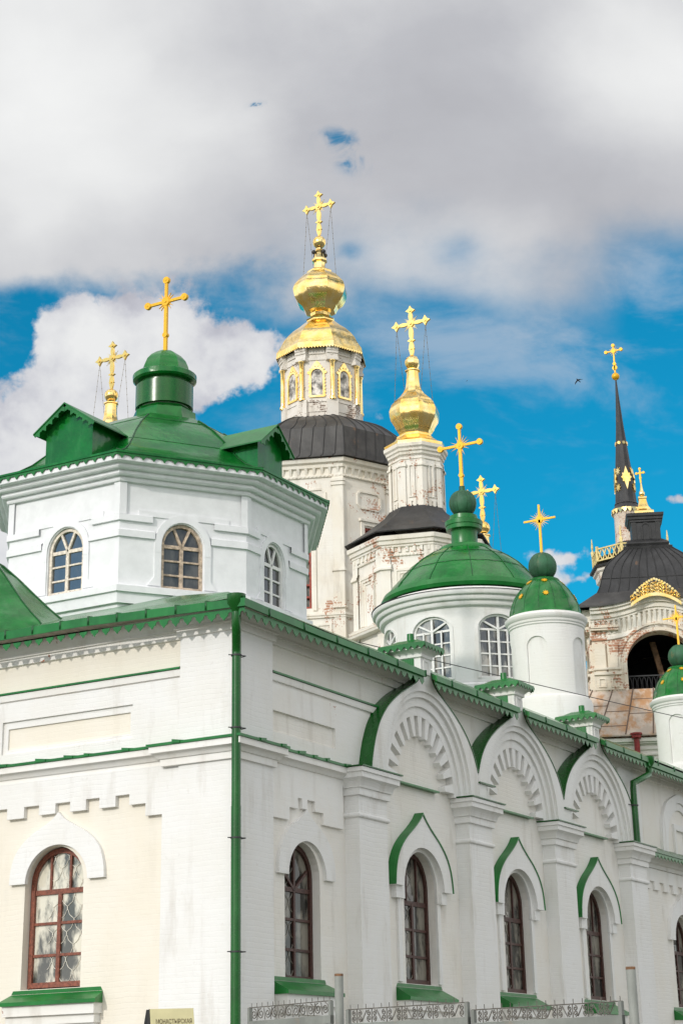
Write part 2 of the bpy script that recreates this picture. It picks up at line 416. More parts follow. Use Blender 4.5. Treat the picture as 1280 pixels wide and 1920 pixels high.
OLDWALL = plaster('flaking_white_brick', (.81, .78, .72), .5, .33, (.90, .84, .74), .30, (.45, .22, .13), 1.2)
OLDTRIM = plaster('flaking_white_brick_trim', (.81, .775, .70), .2, .28, (.90, .83, .72), .45, (.45, .22, .13), 1.2)
ROTTEN = plaster('weathered_cupola_wall', (.76, .72, .66), .2, .24, (.88, .83, .76), .55, (.20, .14, .11), 1.0)
BELLWALL = plaster('bell_tower_brick', (.76, .69, .58), .9, .52, (.86, .76, .64), .5, (.42, .19, .11), 1.1)
BRICKY = plaster('bare_brick', (.66, .58, .50), .9, .62, (.86, .76, .64), .5, (.40, .20, .13), 1.1)
GREEN = metal_sheet('green_roof_paint', (.003, .140, .017), .20, .22)
GREENL = metal_sheet('green_trim_paint', (.003, .145, .019), .32, .18, bumpy=.05)
GREEND = metal_sheet('dark_green_pipe_paint', (.001, .088, .006), .25, .2, bumpy=.03)
PATINA = metal_sheet('faded_green_ball', (.022, .10, .045), .6, .35, rust=.10)
BLACKROOF = metal_sheet('blackened_roof_iron', (.040, .038, .036), .50, .35, rust=.06)
DARKROOF = metal_sheet('dark_roof_iron', (.022, .022, .023), .45, .3, rust=.02)
SEAM = simple('roof_seam', (.018, .018, .018), .5)
SEAMG = simple('green_roof_seam', (.004, .075, .016), .4)
RUSTROOF = metal_sheet('rusty_zinc_roof', (.52, .43, .35), .55, .2, rust=.62)
GOLD = gold_leaf('gold_leaf', rough=.12)
GOLDX = simple('gilded_cross', (1.0, .67, .20), .28, .9, .06, 14, .05)
RUST = simple('rusty_edge', (.17, .085, .04), .8, 0, .4, 30)
GOLDP = simple('gold_paint', (.80, .43, .012), .42, 0.25, .12, 20)
WOODR = simple('red_brown_window_wood', (.20, .062, .036), .55, 0, .35, 22, .2)
WOODD = simple('dark_brown_window_wood', (.058, .021, .015), .5, 0, .35, 22, .2)
WOODW = simple('weathered_white_window_wood', (.72, .64, .54), .7, 0, .22, 16, .25)
WOODB = simple('weathered_brown_white_wood', (.52, .41, .31), .75, 0, .35, 12, .25)
WOODWW = simple('white_window_wood', (.80, .79, .77), .6, 0, .06, 12)
REDIRON = simple('red_window_grating', (.27, .040, .020), .6, 0, .3, 10)
LACE = simple('white_lace_grille', (.78, .75, .66), .7, 0, .1)
G_CURT = glass('curtained_glass', (.05, .055, .05), (.74, .70, .58), .95, 1.75, .04, 2.6, .40, .56)
G_DIM = glass('dim_curtained_glass', (.022, .022, .019), (.24, .22, .18), .9, 1.5, .05, 2.4, .42, .6)
G_SKY = glass('tower_glass', (.012, .020, .026), (.05, .05, .05), .5, 2.7, .015)
PALEGOLD = simple('pale_gilding', (.74, .60, .26), .5, .2, .2, 8)
G_GREY = glass('grey_tower_glass', (.030, .031, .030), (.13, .125, .115), .9, 1.75, .03, 1.6, .40, .62)
G_DRUM = glass('drum_glass', (.03, .033, .036), (.46, .43, .38), .8, 2.0, .03, 2.2, .42, .60)
DARKIN = simple('interior_shade_black', (.010, .010, .011), .9)  # near-black colour stands in for the shade inside rooms, belfry and cupola
WIRE = simple('dark_wire', (.03, .03, .032), .6)
FENCEP = metal_sheet('grey_gate_paint', (.21, .22, .20), .6, .15, rust=.12, bumpy=.05)
LACED = simple('dim_lace_grille', (.30, .28, .24), .7, 0, .1)
CHAIN = simple('gilt_chain', (.20, .15, .07), .5, .4)
FENCEI = simple('wrought_iron', (.11, .10, .085), .6, 0, .3, 20)
SIGNF = simple('yellow_board', (.52, .475, .26), .6, 0, .06, 5)
SIGNT = simple('brown_lettering', (.10, .075, .03), .7)
SIGND = simple('board_shade_black', (.010, .010, .010), .7)  # near-black stands in for the shade between the two leaning boards
REDPIPE = simple('red_pipe_paint', (.26, .012, .010), .4)
BIRDM = simple('bird_plumage', (.012, .012, .016), .7)
GROUND = simple('paving', (.15, .15, .125), .9, 0, .3, .8, .3)
OLDWOOD = simple('old_timber', (.22, .13, .07), .8, 0, .4, 6)
# ------------------------------------------------------------------ ground
GZ = -1.6
mb = MB(); mb.poly([(-3000, -3000, GZ), (3000, -3000, GZ), (3000, 3000, GZ), (-3000, 3000, GZ)])
o = mb.build('ground', GROUND); o['kind'] = 'structure'

# ------------------------------------------------------------------ shared builders
def window(parent, M, u, w, b, s, r, d, style, wood, pane, label=None, fr=.075, split=None, grille=False, na=14, nu=1):
    """frame with its bars (the part), pane and lace grille (its sub-parts)"""
    mb = MB(); A = arch_ol(u, w, b, s, r, na); B = arch_ol(u, w-fr, b+fr, s, max(.02, r-fr), na)
    mb.band(M, A, B, d-.06, d+.03)
    t = .045; D = (d-.035, d+.012); sp = split if split is not None else s
    def H(v, tt=t): mb.mbox(M, u-w+fr*.5, u+w-fr*.5, v-tt/2, v+tt/2, *D)
    def Vb(x, v0, v1, tt=t): mb.mbox(M, x-tt/2, x+tt/2, v0, v1, D[0], D[1]+.004)
    top = s+r
    if style == 'triple':
        H(sp, .085); Vb(u, b, sp, .075)
        for k in (-1, 1): Vb(u+k*w*.34, sp, sp+(top-sp)*.93, .04)
        for k in (1, 2): H(b+(sp-b)*k/3)
    elif style == 'fan':
        H(sp, .075); Vb(u, b, top-.03, .06)
        for k in (-1, 1): mb.bar(M, (u, sp), (u+k*w*.74, sp+r*.60), .05, D[0], D[1]+.008)
        for k in (1, 2): H(b+(sp-b)*k/3)
    elif style == 'vee':
        H(sp, .075); Vb(u, b, sp, .075)
        for k in (-1, 1): mb.bar(M, (u, sp), (u+k*w*.42, sp+r*.88), .05, D[0], D[1]+.008)
        for k in (1, 2): H(b+(sp-b)*k/3, .035)
    elif style == 'grid':
        H(sp, .06); Vb(u, b, top-.03, .065)
        for k in (-1, 1):
            Vb(u+k*w*.48, b, sp, .04); mb.bar(M, (u, sp), (u+k*w*.80, sp+r*.60), .05, D[0], D[1]+.008)
        for k in (1, 2, 3): H(b+(sp-b)*k/4, .04)
    f = mb.build('window', wood, parent, label)
    mb = MB(); mb.poly([M(*p, d-.022) for p in arch_ol(u, w-.03, b+.03, s, max(.02, r-.03), na)])
    mb.build('pane', pane, f)
    if grille:
        mb = MB(); pw = .30; n = int(2*w/pw)+2; glo, ghi = {'left': (-9, .0), 'right': (-9, .26)}[grille]
        for k in range(-n, n+1):
            for sg in (-1, 1):
                pts = []
                v = b+.06
                while v < top-.05:
                    ph = ((v-b)/.42) % 1.0
                    q = abs(ph*2-1); off = .5*pw*(.5-.5*math.cos(pi*q))+.014*math.sin(ph*6*pi)
                    x = u+k*pw+sg*off
                    lim = w-.08 if v < s else (w-.08)*math.sqrt(max(0, 1-((v-s)/max(.05, r-.06))**2))
                    pts.append((x, v) if abs(x-u) < lim and glo < x-u < ghi else None); v += .026
                run = []
                for p in pts+[None]:
                    if p: run.append(M(p[0], p[1], d-.014))
                    else:
                        if len(run) > 2: mb.tube(run, .0058, 4, False)
                        run = []
        mb.build('grille', LACE if grille == 'right' else LACED, f)
    return f
def ogee(h):
    """mirror a half profile of (half width, height) into a full outline, left foot to right foot"""
    return [(-a, b) for a, b in h]+[(a, b) for a, b in h[::-1]][(1 if h[-1][0] == 0 else 0):]
def smooth_poly(h, n=4):
    """Catmull-Rom through the given points"""
    out = []
    for i in range(len(h)-1):
        p0 = h[max(0, i-1)]; p1 = h[i]; p2 = h[i+1]; p3 = h[min(len(h)-1, i+2)]
        for k in range(n):
            t = k/n
            out.append(tuple(.5*((2*p1[j])+(-p0[j]+p2[j])*t+(2*p0[j]-5*p1[j]+4*p2[j]-p3[j])*t*t+(-p0[j]+3*p1[j]-3*p2[j]+p3[j])*t**3) for j in (0, 1)))
    return out+[tuple(h[-1])]
def resample(P, n):
    L = [0.0]
    for a, b in zip(P, P[1:]): L.append(L[-1]+math.hypot(b[0]-a[0], b[1]-a[1]))
    out = []; j = 0
    for k in range(n+1):
        t = L[-1]*k/n
        while j < len(L)-2 and L[j+1] < t: j += 1
        q = (t-L[j])/max(1e-9, L[j+1]-L[j]); out.append((P[j][0]+(P[j+1][0]-P[j][0])*q, P[j][1]+(P[j+1][1]-P[j][1])*q))
    return out
def shift(P, u, v=0): return [(a+u, b+v) for a, b in P]
def hood(parent, M, u, half, inner, ri, base, d0, d1, flash=True, label=None, n=36):
    A = shift(resample(ogee(smooth_poly(half)), n), u)
    B = [(u-inner*math.cos(pi*k/n), base+max(0.0, ri*math.sin(pi*k/n))) for k in range(n+1)]
    mb = MB(); mb.band(M, A, B, d0, d1, False)
    h = mb.build('window_hood', WHITE, parent, label)
    if flash:
        ce = (u, base+.45); O = []
        for k, p in enumerate(A):
            a, b = A[max(0, k-1)], A[min(n, k+1)]; l = math.hypot(b[0]-a[0], b[1]-a[1]) or 1
            O.append((p[0]-(b[1]-a[1])/l*.022, p[1]+(b[0]-a[0])/l*.022))
        O[n//2] = (A[n//2][0], A[n//2][1]+.045)
        mb = MB(); mb.band(M, O, A, d0, d1+.025, False); mb.build('hood_flashing', GREENL, h)
    return h
def sill(parent, M, u, hw, front, d0, d1, drop=.16, corbel=True):
    mb = MB(); th = .055
    z0 = front; z1 = front+drop
    for (a, b_) in ((0, 0),):
        i = [(u-hw+.06, z1, d0), (u+hw-.06, z1, d0), (u+hw, z0, d1), (u-hw, z0, d1)]
        mb.hexa([M(p[0], z0-th, p[2]) for p in i], [M(p[0], p[1]+.004, p[2]) for p in i])
    # turned-up edge against the jambs
    mb.hexa([M(u-hw+.06, z1, d0), M(u+hw-.06, z1, d0), M(u+hw-.06, z1, d0+.026), M(u-hw+.06, z1, d0+.026)],
            [M(u-hw+.10, z1+.06, d0), M(u+hw-.10, z1+.06, d0), M(u+hw-.10, z1+.06, d0+.026), M(u-hw+.10, z1+.06, d0+.026)])
    s_ = mb.build('window_sill', GREENL, parent)
    if corbel:
        mb = MB()
        for k, (a, b_, o_) in enumerate(((front-.22, front-.052, .05), (front-.36, front-.22, .11), (front-.44, front-.36, .16), (front-.60, front-.44, .22))):
            mb.mbox(M, u-hw+.03+o_*.6, u+hw-.03-o_*.6, a, b_, d0, d1-o_)
        mb.build('sill_corbel', TRIMW, s_)
    return s_
def disc(mb, M, u, v, r, d0, d1, n=14): mb.prism(M, [(u+r*math.cos(2*pi*k/n), v+r*math.sin(2*pi*k/n)) for k in range(n)], d0, d1)
def cross_yellow(parent, base, H, arm, direc, kind, name='cross'):
    """painted iron cross; direc is the plan direction its arms run along"""
    e = Vector(direc).normalized(); nn = Vector((e.y, -e.x))
    M = lambda u, v, d: (base[0]+e.x*u+nn.x*d, base[1]+e.y*u+nn.y*d, base[2]+v)
    w = H*.036; mb = MB(); c = H*(.70 if kind != 'star' else .69)
    mb.mbox(M, -w/2*1.25, w/2*1.25, -.05, c, -w*.5, w*.5); mb.mbox(M, -w/2, w/2, c, H, -w*.45, w*.45); mb.mbox(M, -arm, arm, c-w*.5, c+w*.5, -w*.42, w*.42)
    if kind != 'star':
        for (u, v) in ((-arm, c), (arm, c), (0, H)): disc(mb, M, u, v, w*1.3, -w*.6, w*.6); disc(mb, M, u, v, w*.4, -w*.75, w*.75)
        disc(mb, M, 0, c, w*1.65, -w*.62, w*.62, 12); disc(mb, M, 0, c, w*.5, -w*.85, w*.85)
        disc(mb, M, 0, H*.235, w*1.0, -w*.75, w*.75)
    if kind == 'star':
        disc(mb, M, 0, c, w*1.9, -w*.5, w*.5, 16)
    R = {'tri': [45, 135, 225, 315], 'rays': [65, 45, 115, 155, 205, 245, 335, 295, 25], 'star': [15, 32, 48, 65, 78, 102, 115, 132, 148, 165, 195, 212, 228, 245, 258, 282, 295, 312, 328, 345]}[kind]
    for a in R:
        L = {'tri': w*3.7, 'rays': w*4.6, 'star': w*(6.4 if (a // 3) % 2 else 5.0)}[kind]; x, y = math.cos(rad(a)), math.sin(rad(a))
        if kind == 'tri':
            for da in (-11, 11):
                x, y = math.cos(rad(a+da)), math.sin(rad(a+da)); bw_ = w*.34
                mb.prism(M, [(x*w*1.1-y*bw_, c+y*w*1.1+x*bw_), (x*w*1.1+y*bw_, c+y*w*1.1-x*bw_), (x*L, c+y*L)], -w*.2, w*.2)
        else:
            bw_ = w*.20 if kind == 'rays' else w*.30
            mb.prism(M, [(x*w*1.2-y*bw_, c+y*w*1.2+x*bw_), (x*w*1.2+y*bw_, c+y*w*1.2-x*bw_), (x*L, c+y*L)], -w*.12, w*.12)
    return mb.build(name, GOLDP, parent)

# ------------------------------------------------------------------ the corner church
ch = thing('corner_church', 'white brick church corner with green downpipe, arched windows and row of gabled arches', 'church', (0, 0, GZ))
BAYS = (6.57, 10.95, 15.32); PIL = (4.30, 8.80, 13.05, 17.50)
# long street front
mb = MB(); ops = [dict(u=2.27, w=.585, b=1.86, s=3.57, r=.57)]+[dict(u=c+.02, w=.64, b=1.98, s=3.74, r=.66) for c in BAYS]
ops += [dict(u=20.95+4.6*k, w=.64, b=1.98, s=3.55, r=.62) for k in range(2)]
mb.wall(FR, 1.1, 30, GZ, 7.9, ops, -.12, .22); mb.build('wall', WARMWALL, ch, 'long street front in white limewash', smooth=0)
mb = MB(); mb.wall(FL, 1.1, 13.3, GZ, 7.9, [dict(u=3.79, w=.63, b=1.83, s=3.56, r=.60), dict(u=9.51, w=.63, b=1.83, s=3.56, r=.60)], -.12, .22)
mb.build('wall', CREAM, ch, 'gable front in pale cream limewash', smooth=0)
mb = MB(); mb.mbox(FR, 1.3, 29.9, GZ, 7.8, -13.2, -13.0); mb.box(29.8, 30, .13, 13.1, GZ, 7.8); mb.build('wall', WARMWALL, ch, 'rear walls')
mb = MB(); mb.box(.5, 29.7, .62, .66, GZ, 7.7); mb.box(.62, .66, .7, 13, GZ, 7.7); mb.build('inner_shade', DARKIN, ch)
# corner pier
mb = MB(); mb.hexa([(0, 0, GZ), (1.15, 0, GZ), (1.15, .3, GZ), (.3, .3, GZ), (.3, 1.15, GZ), (0, 1.15, GZ)], [(0, 0, 7.8), (1.15, 0, 7.8), (1.15, .3, 7.8), (.3, .3, 7.8), (.3, 1.15, 7.8), (0, 1.15, 7.8)])
mb.build('corner_pier', WHITE, ch)
# stepped plate and panel on the gable front
steps = []; y = 4.85; hi = True
edge = [(4.83, 4.68), (4.45, 4.68), (4.45, 4.87), (4.12, 4.87), (4.12, 4.70), (3.76, 4.70), (3.76, 4.87), (3.44, 4.87), (3.44, 4.70), (3.10, 4.70), (3.10, 4.88), (2.81, 4.88), (2.81, 4.70), (2.47, 4.70), (2.47, 4.88), (2.18, 4.88), (2.18, 4.70), (1.84, 4.70), (1.84, 4.49), (1.50, 4.49)]
left = [(13.3, 5.30), (13.3, GZ), (11.8, GZ), (11.8, 4.49), (11.46, 4.49), (11.46, 4.70)]
u = 11.12
while u > 5.4: left += [(u, 4.70), (u, 4.88), (u-.34, 4.88), (u-.34, 4.70)]; u -= .68
left += [(5.16, 4.70), (5.16, 4.87), (4.83, 4.87)]
mb = MB(); mb.prism(FL, left+edge+[(1.50, GZ), (1.10, GZ), (1.10, 5.30)], -.125, -.035); mb.build('stepped_corbel_table', WHITE, ch)
mb = MB()
for (a, b, c, e) in ((1.10, 2.16, 5.55, 6.75), (5.04, 8.26, 5.55, 6.75), (11.14, 13.3, 5.55, 6.75), (2.16, 5.04, 5.55, 5.83), (2.16, 5.04, 6.41, 6.75), (8.26, 11.14, 5.55, 5.83), (8.26, 11.14, 6.41, 6.75)): mb.mbox(FL, a, b, c, e, -.125, -.045)
for k in (3.60, 9.70): mb.band(FL, [(k-1.44, 5.83), (k+1.44, 5.83), (k+1.44, 6.41), (k-1.44, 6.41)], [(k-1.37, 5.91), (k+1.33, 5.91), (k+1.33, 6.285), (k-1.37, 6.285)], -.125, -.085)
mb.build('panel_surround', WHITE, ch)
# panel and steps on the street front, first bay
mb = MB(); mb.band(FR, [(1.0, 5.80), (3.55, 5.80), (3.55, 6.39), (1.0, 6.39)], [(1.0, 5.90), (3.40, 5.90), (3.40, 6.27), (1.0, 6.27)], -.125, -.065)
mb.mbox(FR, 1.1, 5.0, 6.39, 6.72, -.125, -.065); mb.mbox(FR, 3.55, 5.0, 5.6, 6.39, -.125, -.065); mb.mbox(FR, 1.1, 3.55, 5.6, 5.80, -.125, -.065)
mb.build('panel_surround', TRIMW, ch)
mb = MB(); mb.prism(FR, [(1.1, 5.3), (1.1, 4.46), (1.44, 4.46), (1.44, 4.46), (1.77, 4.46), (1.77, 4.68), (2.05, 4.68), (2.05, 4.87), (2.19, 4.87), (2.19, 4.70), (2.37, 4.70), (2.37, 4.87), (2.63, 4.87), (2.63, 4.70), (2.92, 4.70), (2.92, 4.50), (3.30, 4.50), (3.30, 4.50), (3.62, 4.50), (3.62, 5.3)], -.125, -.06)
mb.build('stepped_corbel_table', TRIMW, ch)
mb = MB(); E = [(18.1, 5.2)]
u = 18.10
E += [(18.1, 4.70), (18.85, 4.70)]; u = 18.85
while u < 29: E += [(u, 4.90), (u+.30, 4.90), (u+.30, 4.70), (u+.66, 4.70)]; u += .66
E += [(u, 5.2)]; mb.prism(FR, E, -.125, -.06); mb.build('stepped_corbel_table', TRIMW, ch)
# cornices and string courses
path = [(.12, 13.3), (.12, 1.15), (0, 1.15), (0, 0), (1.15, 0), (1.15, .12), (30, .12)]
mb = MB(); mb.skirt(path, [(-.02, 7.42), (.05, 7.43), (.05, 7.555), (.09, 7.56), (.09, 7.60), (.12, 7.64), (.15, 7.70), (.155, 7.83), (-.02, 7.84)], False); mb.build('cornice', TRIMW, ch)
path2 = [(.12, 13.3), (.12, 1.45), (.0, 1.45), (0, 0), (1.15, 0), (1.15, .12), (3.80, .12)]
pr = [(-.02, 5.25), (.05, 5.26), (.05, 5.375), (.08, 5.38), (.10, 5.41), (.15, 5.46), (.19, 5.47), (.19, 5.575), (-.02, 5.58)]
mb = MB(); mb.skirt(path2, pr, False); mb.build('string_course', TRIMW, ch)
mb = MB(); mb.skirt(path2, [(-.02, 5.583), (.215, 5.578), (.215, 5.622), (-.02, 5.66)], False)
for q in range(16):
    f_, u = (FL, 1.0+q*.62+random.uniform(-.2, .2)) if q < 10 else (FR, .4+(q-10)*.62+random.uniform(-.2, .2)); w_ = random.uniform(.08, .22); t_ = random.uniform(.008, .030); o_ = .22-.12*(u > 1.2)-.0
    mb.hexa([f_(u, 5.60, o_-.16), f_(u+w_, 5.60, o_-.16), f_(u+w_, 5.585+t_*.4, o_+.012), f_(u, 5.585, o_+.012)], [f_(u, 5.655, o_-.16), f_(u+w_, 5.655, o_-.16), f_(u+w_, 5.628+t_, o_+.012), f_(u, 5.630, o_+.012)])
mb.build('ledge_flashing', GREENL, ch)
pr1 = [(-.02, 6.67), (.045, 6.68), (.045, 6.775), (.09, 6.78), (.11, 6.89), (-.02, 6.90)]
for P_ in ([(.12, 13.3), (.12, 1.15)], [(1.15, .12), (5.10, .12)]):
    mb = MB(); mb.skirt(P_, pr1, False); mb.build('upper_ledge', TRIMW, ch)
    mb = MB(); mb.skirt(P_, [(-.02, 6.903), (.135, 6.898), (.135, 6.93), (-.02, 6.965)], False); mb.build('ledge_flashing', GREENL, ch)
# pilasters
for c in PIL:
    mb = MB(); w = .53
    mb.box(c-w, c+w, -.18, .121, GZ, 5.12)
    pl = [(c-w, .121), (c-w, -.18), (c+w, -.18), (c+w, .121)]
    pf = [(-.01, 5.10), (.05, 5.11), (.05, 5.23), (.08, 5.24), (.11, 5.34), (.17, 5.39), (.19, 5.40), (.19, 5.49), (.22, 5.50), (.22, 5.575), (-.2, 5.58)]
    mb.skirt(pl, pf, False); mb.skirt(pl, [(-.01, 4.71)]+[(.045*math.sin(pi*k/6), 4.755-.045*math.cos(pi*k/6)) for k in range(7)]+[(-.01, 4.80)], False)
    q = mb.build('pilaster', WHITE, ch)
    mb = MB(); mb.box(c-w-.24, c+w+.24, -.42, .121, 5.583, 5.607); mb.build('cap_flashing', GREEND, q)
    mb = MB(); mb.mbox(FR, c+w+.02, c+w+2.55, 5.60, 5.632, -.121, .00) if c < 17 else mb.box(c, c+.1, .13, .2, 5.4, 5.5)
    mb.build('ledge_flashing', GREENL, ch)
mb = MB(); mb.mbox(FR, 17.15, 18.55, 5.65, 7.44, -.121, -.03); mb.build('pilaster', WHITE, ch, 'short upper pilaster behind the second downpipe')
# gabled arches with their pinnacles
half = smooth_poly([(2.33, 5.58), (2.30, 5.78), (2.20, 6.10), (2.08, 6.36), (1.93, 6.60), (1.62, 6.91), (1.17, 7.20), (.74, 7.41), (.42, 7.57), (.27, 7.72), (.21, 7.88), (.205, 8.14)], 4)
HA = resample(half, 36); outl = HA+[(-a, b) for a, b in HA[::-1]]
outl = [(-a, b) for a, b in outl]
N = len(outl)
def circ(r, n=N): return [(-r*math.cos(pi*k/(n-1)), 5.58+r*1.015*math.sin(pi*k/(n-1))) for k in range(n)]
for i, c in enumerate(BAYS):
    mb = MB(); lo_, hi_ = (-2.187 if i else -9), (2.183 if i < 2 else 9)
    A = [(c+min(hi_, max(lo_, p[0])), p[1]) for p in outl]
    mb.band(FR, A, shift(circ(1.84), c), -.121, .20, False)
    for r1, r0, dd in ((1.845, 1.73, .150), (1.735, 1.56, .085), (1.565, 1.385, .035)): mb.band(FR, shift(circ(r1), c), shift(circ(r0), c), -.121, dd, False)
    mb.prism(FR, [(c-.21, 7.98), (c-.21, 8.16), (c+.21, 8.16), (c+.21, 7.98)], -.12, .20)
    k_ = mb.build('kokoshnik_gable', WHITE, ch)
    mb = MB(); nd = 13
    for q in range(nd):
        a0 = pi*(q+.22)/nd; a1 = pi*(q+.78)/nd
        pts = [(c-rr*math.cos(a), 5.58+rr*math.sin(a)*1.015) for rr, a in ((1.40, a0), (1.40, a1), (.995, a1-.02), (.995, a0+.02))]
        mb.prism(FR, pts, -.121, .03)
    mb.build('dentil_ring', WHITE, k_)
    O = []
    for k, p in enumerate(A):
        a, b = A[max(0, k-1)], A[min(N-1, k+1)]; l = math.hypot(b[0]-a[0], b[1]-a[1]) or 1
        O.append((p[0]-(b[1]-a[1])/l*.020, p[1]+(b[0]-a[0])/l*.020))
    keep = [k for k in range(N) if A[k][1] < 7.86 and lo_ < outl[k][0] < hi_]
    for seg in ([k for k in keep if k < N//2], [k for k in keep if k >= N//2]):
        mb = MB(); mb.band(FR, [O[k] for k in seg], [A[k] for k in seg], -.121, .218, False); mb.build('gable_flashing', GREEND, k_)
    if i:
        mb = MB(); mb.mbox(FR, c-2.19, c-1.45, 5.955, 5.985, .15, .245); mb.build('gable_flashing', GREEND, k_)
    # pinnacle
    mb = MB(); mb.box(c-.213, c+.213, -.208, .42, 7.8, 8.16); mb.skirt([(c-.213, .42), (c-.213, -.208), (c+.213, -.208), (c+.213, .42)], [(0, 8.10), (.04, 8.12), (.04, 8.18), (.10, 8.24), (.16, 8.26), (.16, 8.34), (-.2, 8.35)], True)
    mb.band(FR, [(c-.13, 7.80), (c+.13, 7.80), (c+.13, 8.10), (c-.13, 8.10)], [(c-.075, 7.84), (c+.075, 7.84), (c+.075, 8.05), (c-.075, 8.05)], .19, .228)
    p_ = mb.build('pinnacle', WHITE, k_)
    cp = MB(); e = .42
    cp.skirt([(c-e, .635), (c-e, -.415), (c+e, -.415), (c+e, .635)], [(-.02, 8.34), (.0, 8.335), (0, 8.375), (-.16, 8.43), (-.30, 8.505)], True)
    cp.lathe(c, .11, [(.16, 8.47), (.075, 8.52), (.07, 8.66), (.0, 8.665)], 12)
    q = cp.build('pinnacle_cap', GREENL, k_)
    tm = MB()
    for Mx, L in ((face_map((c-e-.005, .64), (c-e-.005, -.42)), 0), (face_map((c-e, -.42), (c+e, -.42)), 0), (face_map((c+e, -.42), (c+e, .64)), 0)): trim(tm, Mx[0], 0, Mx[1], 8.345, .115, .15, 'saw', -.004, .01)
    tm.build('cap_trim', GREENL, k_)
    mb = MB(); mb.hexa([(c-.225, -.06, 7.86), (c+.225, -.06, 7.86), (c+.225, 1.10, 7.9), (c-.225, 1.10, 7.9)], [(c-.225, -.06, 8.17), (c+.225, -.06, 8.17), (c+.225, 1.10, 8.45), (c-.225, 1.10, 8.45)]); mb.build('pinnacle_backing', GREENL, k_)
# windows
W_ = window(ch, FL, 3.79, .62, 1.86, 3.56, .585, -.31, 'triple', WOODR, G_CURT, 'red brown window with white lace grilles', grille='right', split=3.42, fr=.085); 
window(ch, FL, 9.51, .62, 1.86, 3.56, .585, -.31, 'triple', WOODR, G_CURT, grille='right', split=3.42, fr=.085)
window(ch, FR, 2.27, .575, 1.88, 3.57, .555, -.30, 'fan', WOODD, G_DIM, 'dark window with a fan of three panes', split=3.36, grille='left')
for c in BAYS: window(ch, FR, c+.02, .63, 2.0, 3.74, .645, -.30, 'triple', WOODD, G_DIM, split=3.45, grille='left')
for k in range(2): window(ch, FR, 20.95+4.6*k, .63, 2.0, 3.55, .61, -.30, 'triple', WOODD, G_DIM, split=3.30, grille='left')
LH = [(1.02, 3.56), (1.0, 3.80), (.90, 4.08), (.66, 4.32), (.32, 4.50), (.13, 4.60), (0, 4.72)]
for y in (3.70, 9.6): hood(ch, FL, y, LH, .67, .61, 3.56, -.125, -.045, False, 'flat white ogee hood')
hood(ch, FR, 2.35, [(.95, 3.56), (.93, 3.80), (.83, 4.08), (.60, 4.32), (.28, 4.50), (.11, 4.60), (0, 4.71)], .63, .60, 3.56, -.125, -.05, False, 'flat white ogee hood')
BH = [(1.175, 3.69), (1.14, 3.95), (1.06, 4.18), (.90, 4.40), (.66, 4.60), (.42, 4.75), (.20, 4.90), (0, 5.07)]
for c in BAYS:
    h = hood(ch, FR, c-.07, BH, .83, .76, 3.69, -.121, .05)
    mb = MB()
    for s_ in (-1, 1): mb.mbox(FR, c-.07+s_*.92-.12, c-.07+s_*.92+.12, 3.47, 3.69, -.121, -.01); mb.mbox(FR, c-.07+s_*.80-.07, c-.07+s_*.80+.07, 2.0, 3.47, -.121, -.075)
    mb.band(FR, arch_ol(c, .84, 3.48, 3.70, .75), arch_ol(c, .66, 3.48, 3.72, .67), -.125, -.07, False)
    mb.build('hood_bracket', WHITE, h)
for k in range(2): hood(ch, FR, 20.95+4.6*k, [(1.02, 3.56), (1.0, 3.80), (.90, 4.08), (.66, 4.34), (.30, 4.52), (.12, 4.62), (0, 4.74)], .70, .66, 3.56, -.125, -.02, False)
sill(ch, FL, 3.65, 1.02, 1.62, -.14, .16, .14); sill(ch, FR, 2.15, .92, 1.68, -.14, .22, .17)
for c in BAYS: sill(ch, FR, c-.10, .98, 1.72, -.14, .20, .19)
for k in range(2): sill(ch, FR, 20.85+4.6*k, .98, 1.72, -.14, .20, .19)
# right-hand section: roofed ledge, blind arch
mb = MB(); mb.hexa([(17.7, -.34, 5.50), (30, -.34, 5.50), (30, .14, 5.60), (17.7, .14, 5.60)], [(17.7, -.34, 5.56), (30, -.34, 5.56), (30, .14, 5.78), (17.7, .14, 5.78)]); q = mb.build('ledge_roof', GREEND, ch)
mb = MB(); trim(mb, FR, 18.3, 30, 5.50, .13, .24, 'saw', .30, .315); mb.build('ledge_trim', GREENL, q)
mb = MB(); mb.skirt([(18.0, .12), (30, .12)], [(-.02, 5.22), (.05, 5.23), (.05, 5.32), (.12, 5.34), (.18, 5.44), (.25, 5.46), (.25, 5.50), (-.02, 5.5)], False); mb.build('string_course', TRIMW, ch)
for uc in (21.45, 26.2):
    A = resample(smooth_poly(ogee([(1.50, 5.7), (1.46, 6.2), (1.32, 6.62), (1.0, 6.98), (.5, 7.18), (0, 7.30)])), 40); A = shift(A, uc)
    B = [(uc-1.12*math.cos(pi*k/40), 5.9+1.18*math.sin(pi*k/40)) for k in range(41)]; B[0] = (uc-1.12, 5.7); B[-1] = (uc+1.12, 5.7)
    mb = MB(); mb.band(FR, A, B, -.121, -.03, False)
    B2 = [(uc-.98*math.cos(pi*k/40), 5.85+1.04*math.sin(pi*k/40)) for k in range(41)]
    mb.band(FR, B, B2, -.121, -.075, False); mb.band(FR, [(uc-.52, 5.7), (uc-.52, 6.5), (uc+.35, 6.5), (uc+.35, 5.7)], [(uc-.38, 5.7), (uc-.38, 6.35), (uc+.22, 6.35), (uc+.22, 5.7)], -.121, -.06, False)
    mb.build('blind_arch', WHITE, ch)
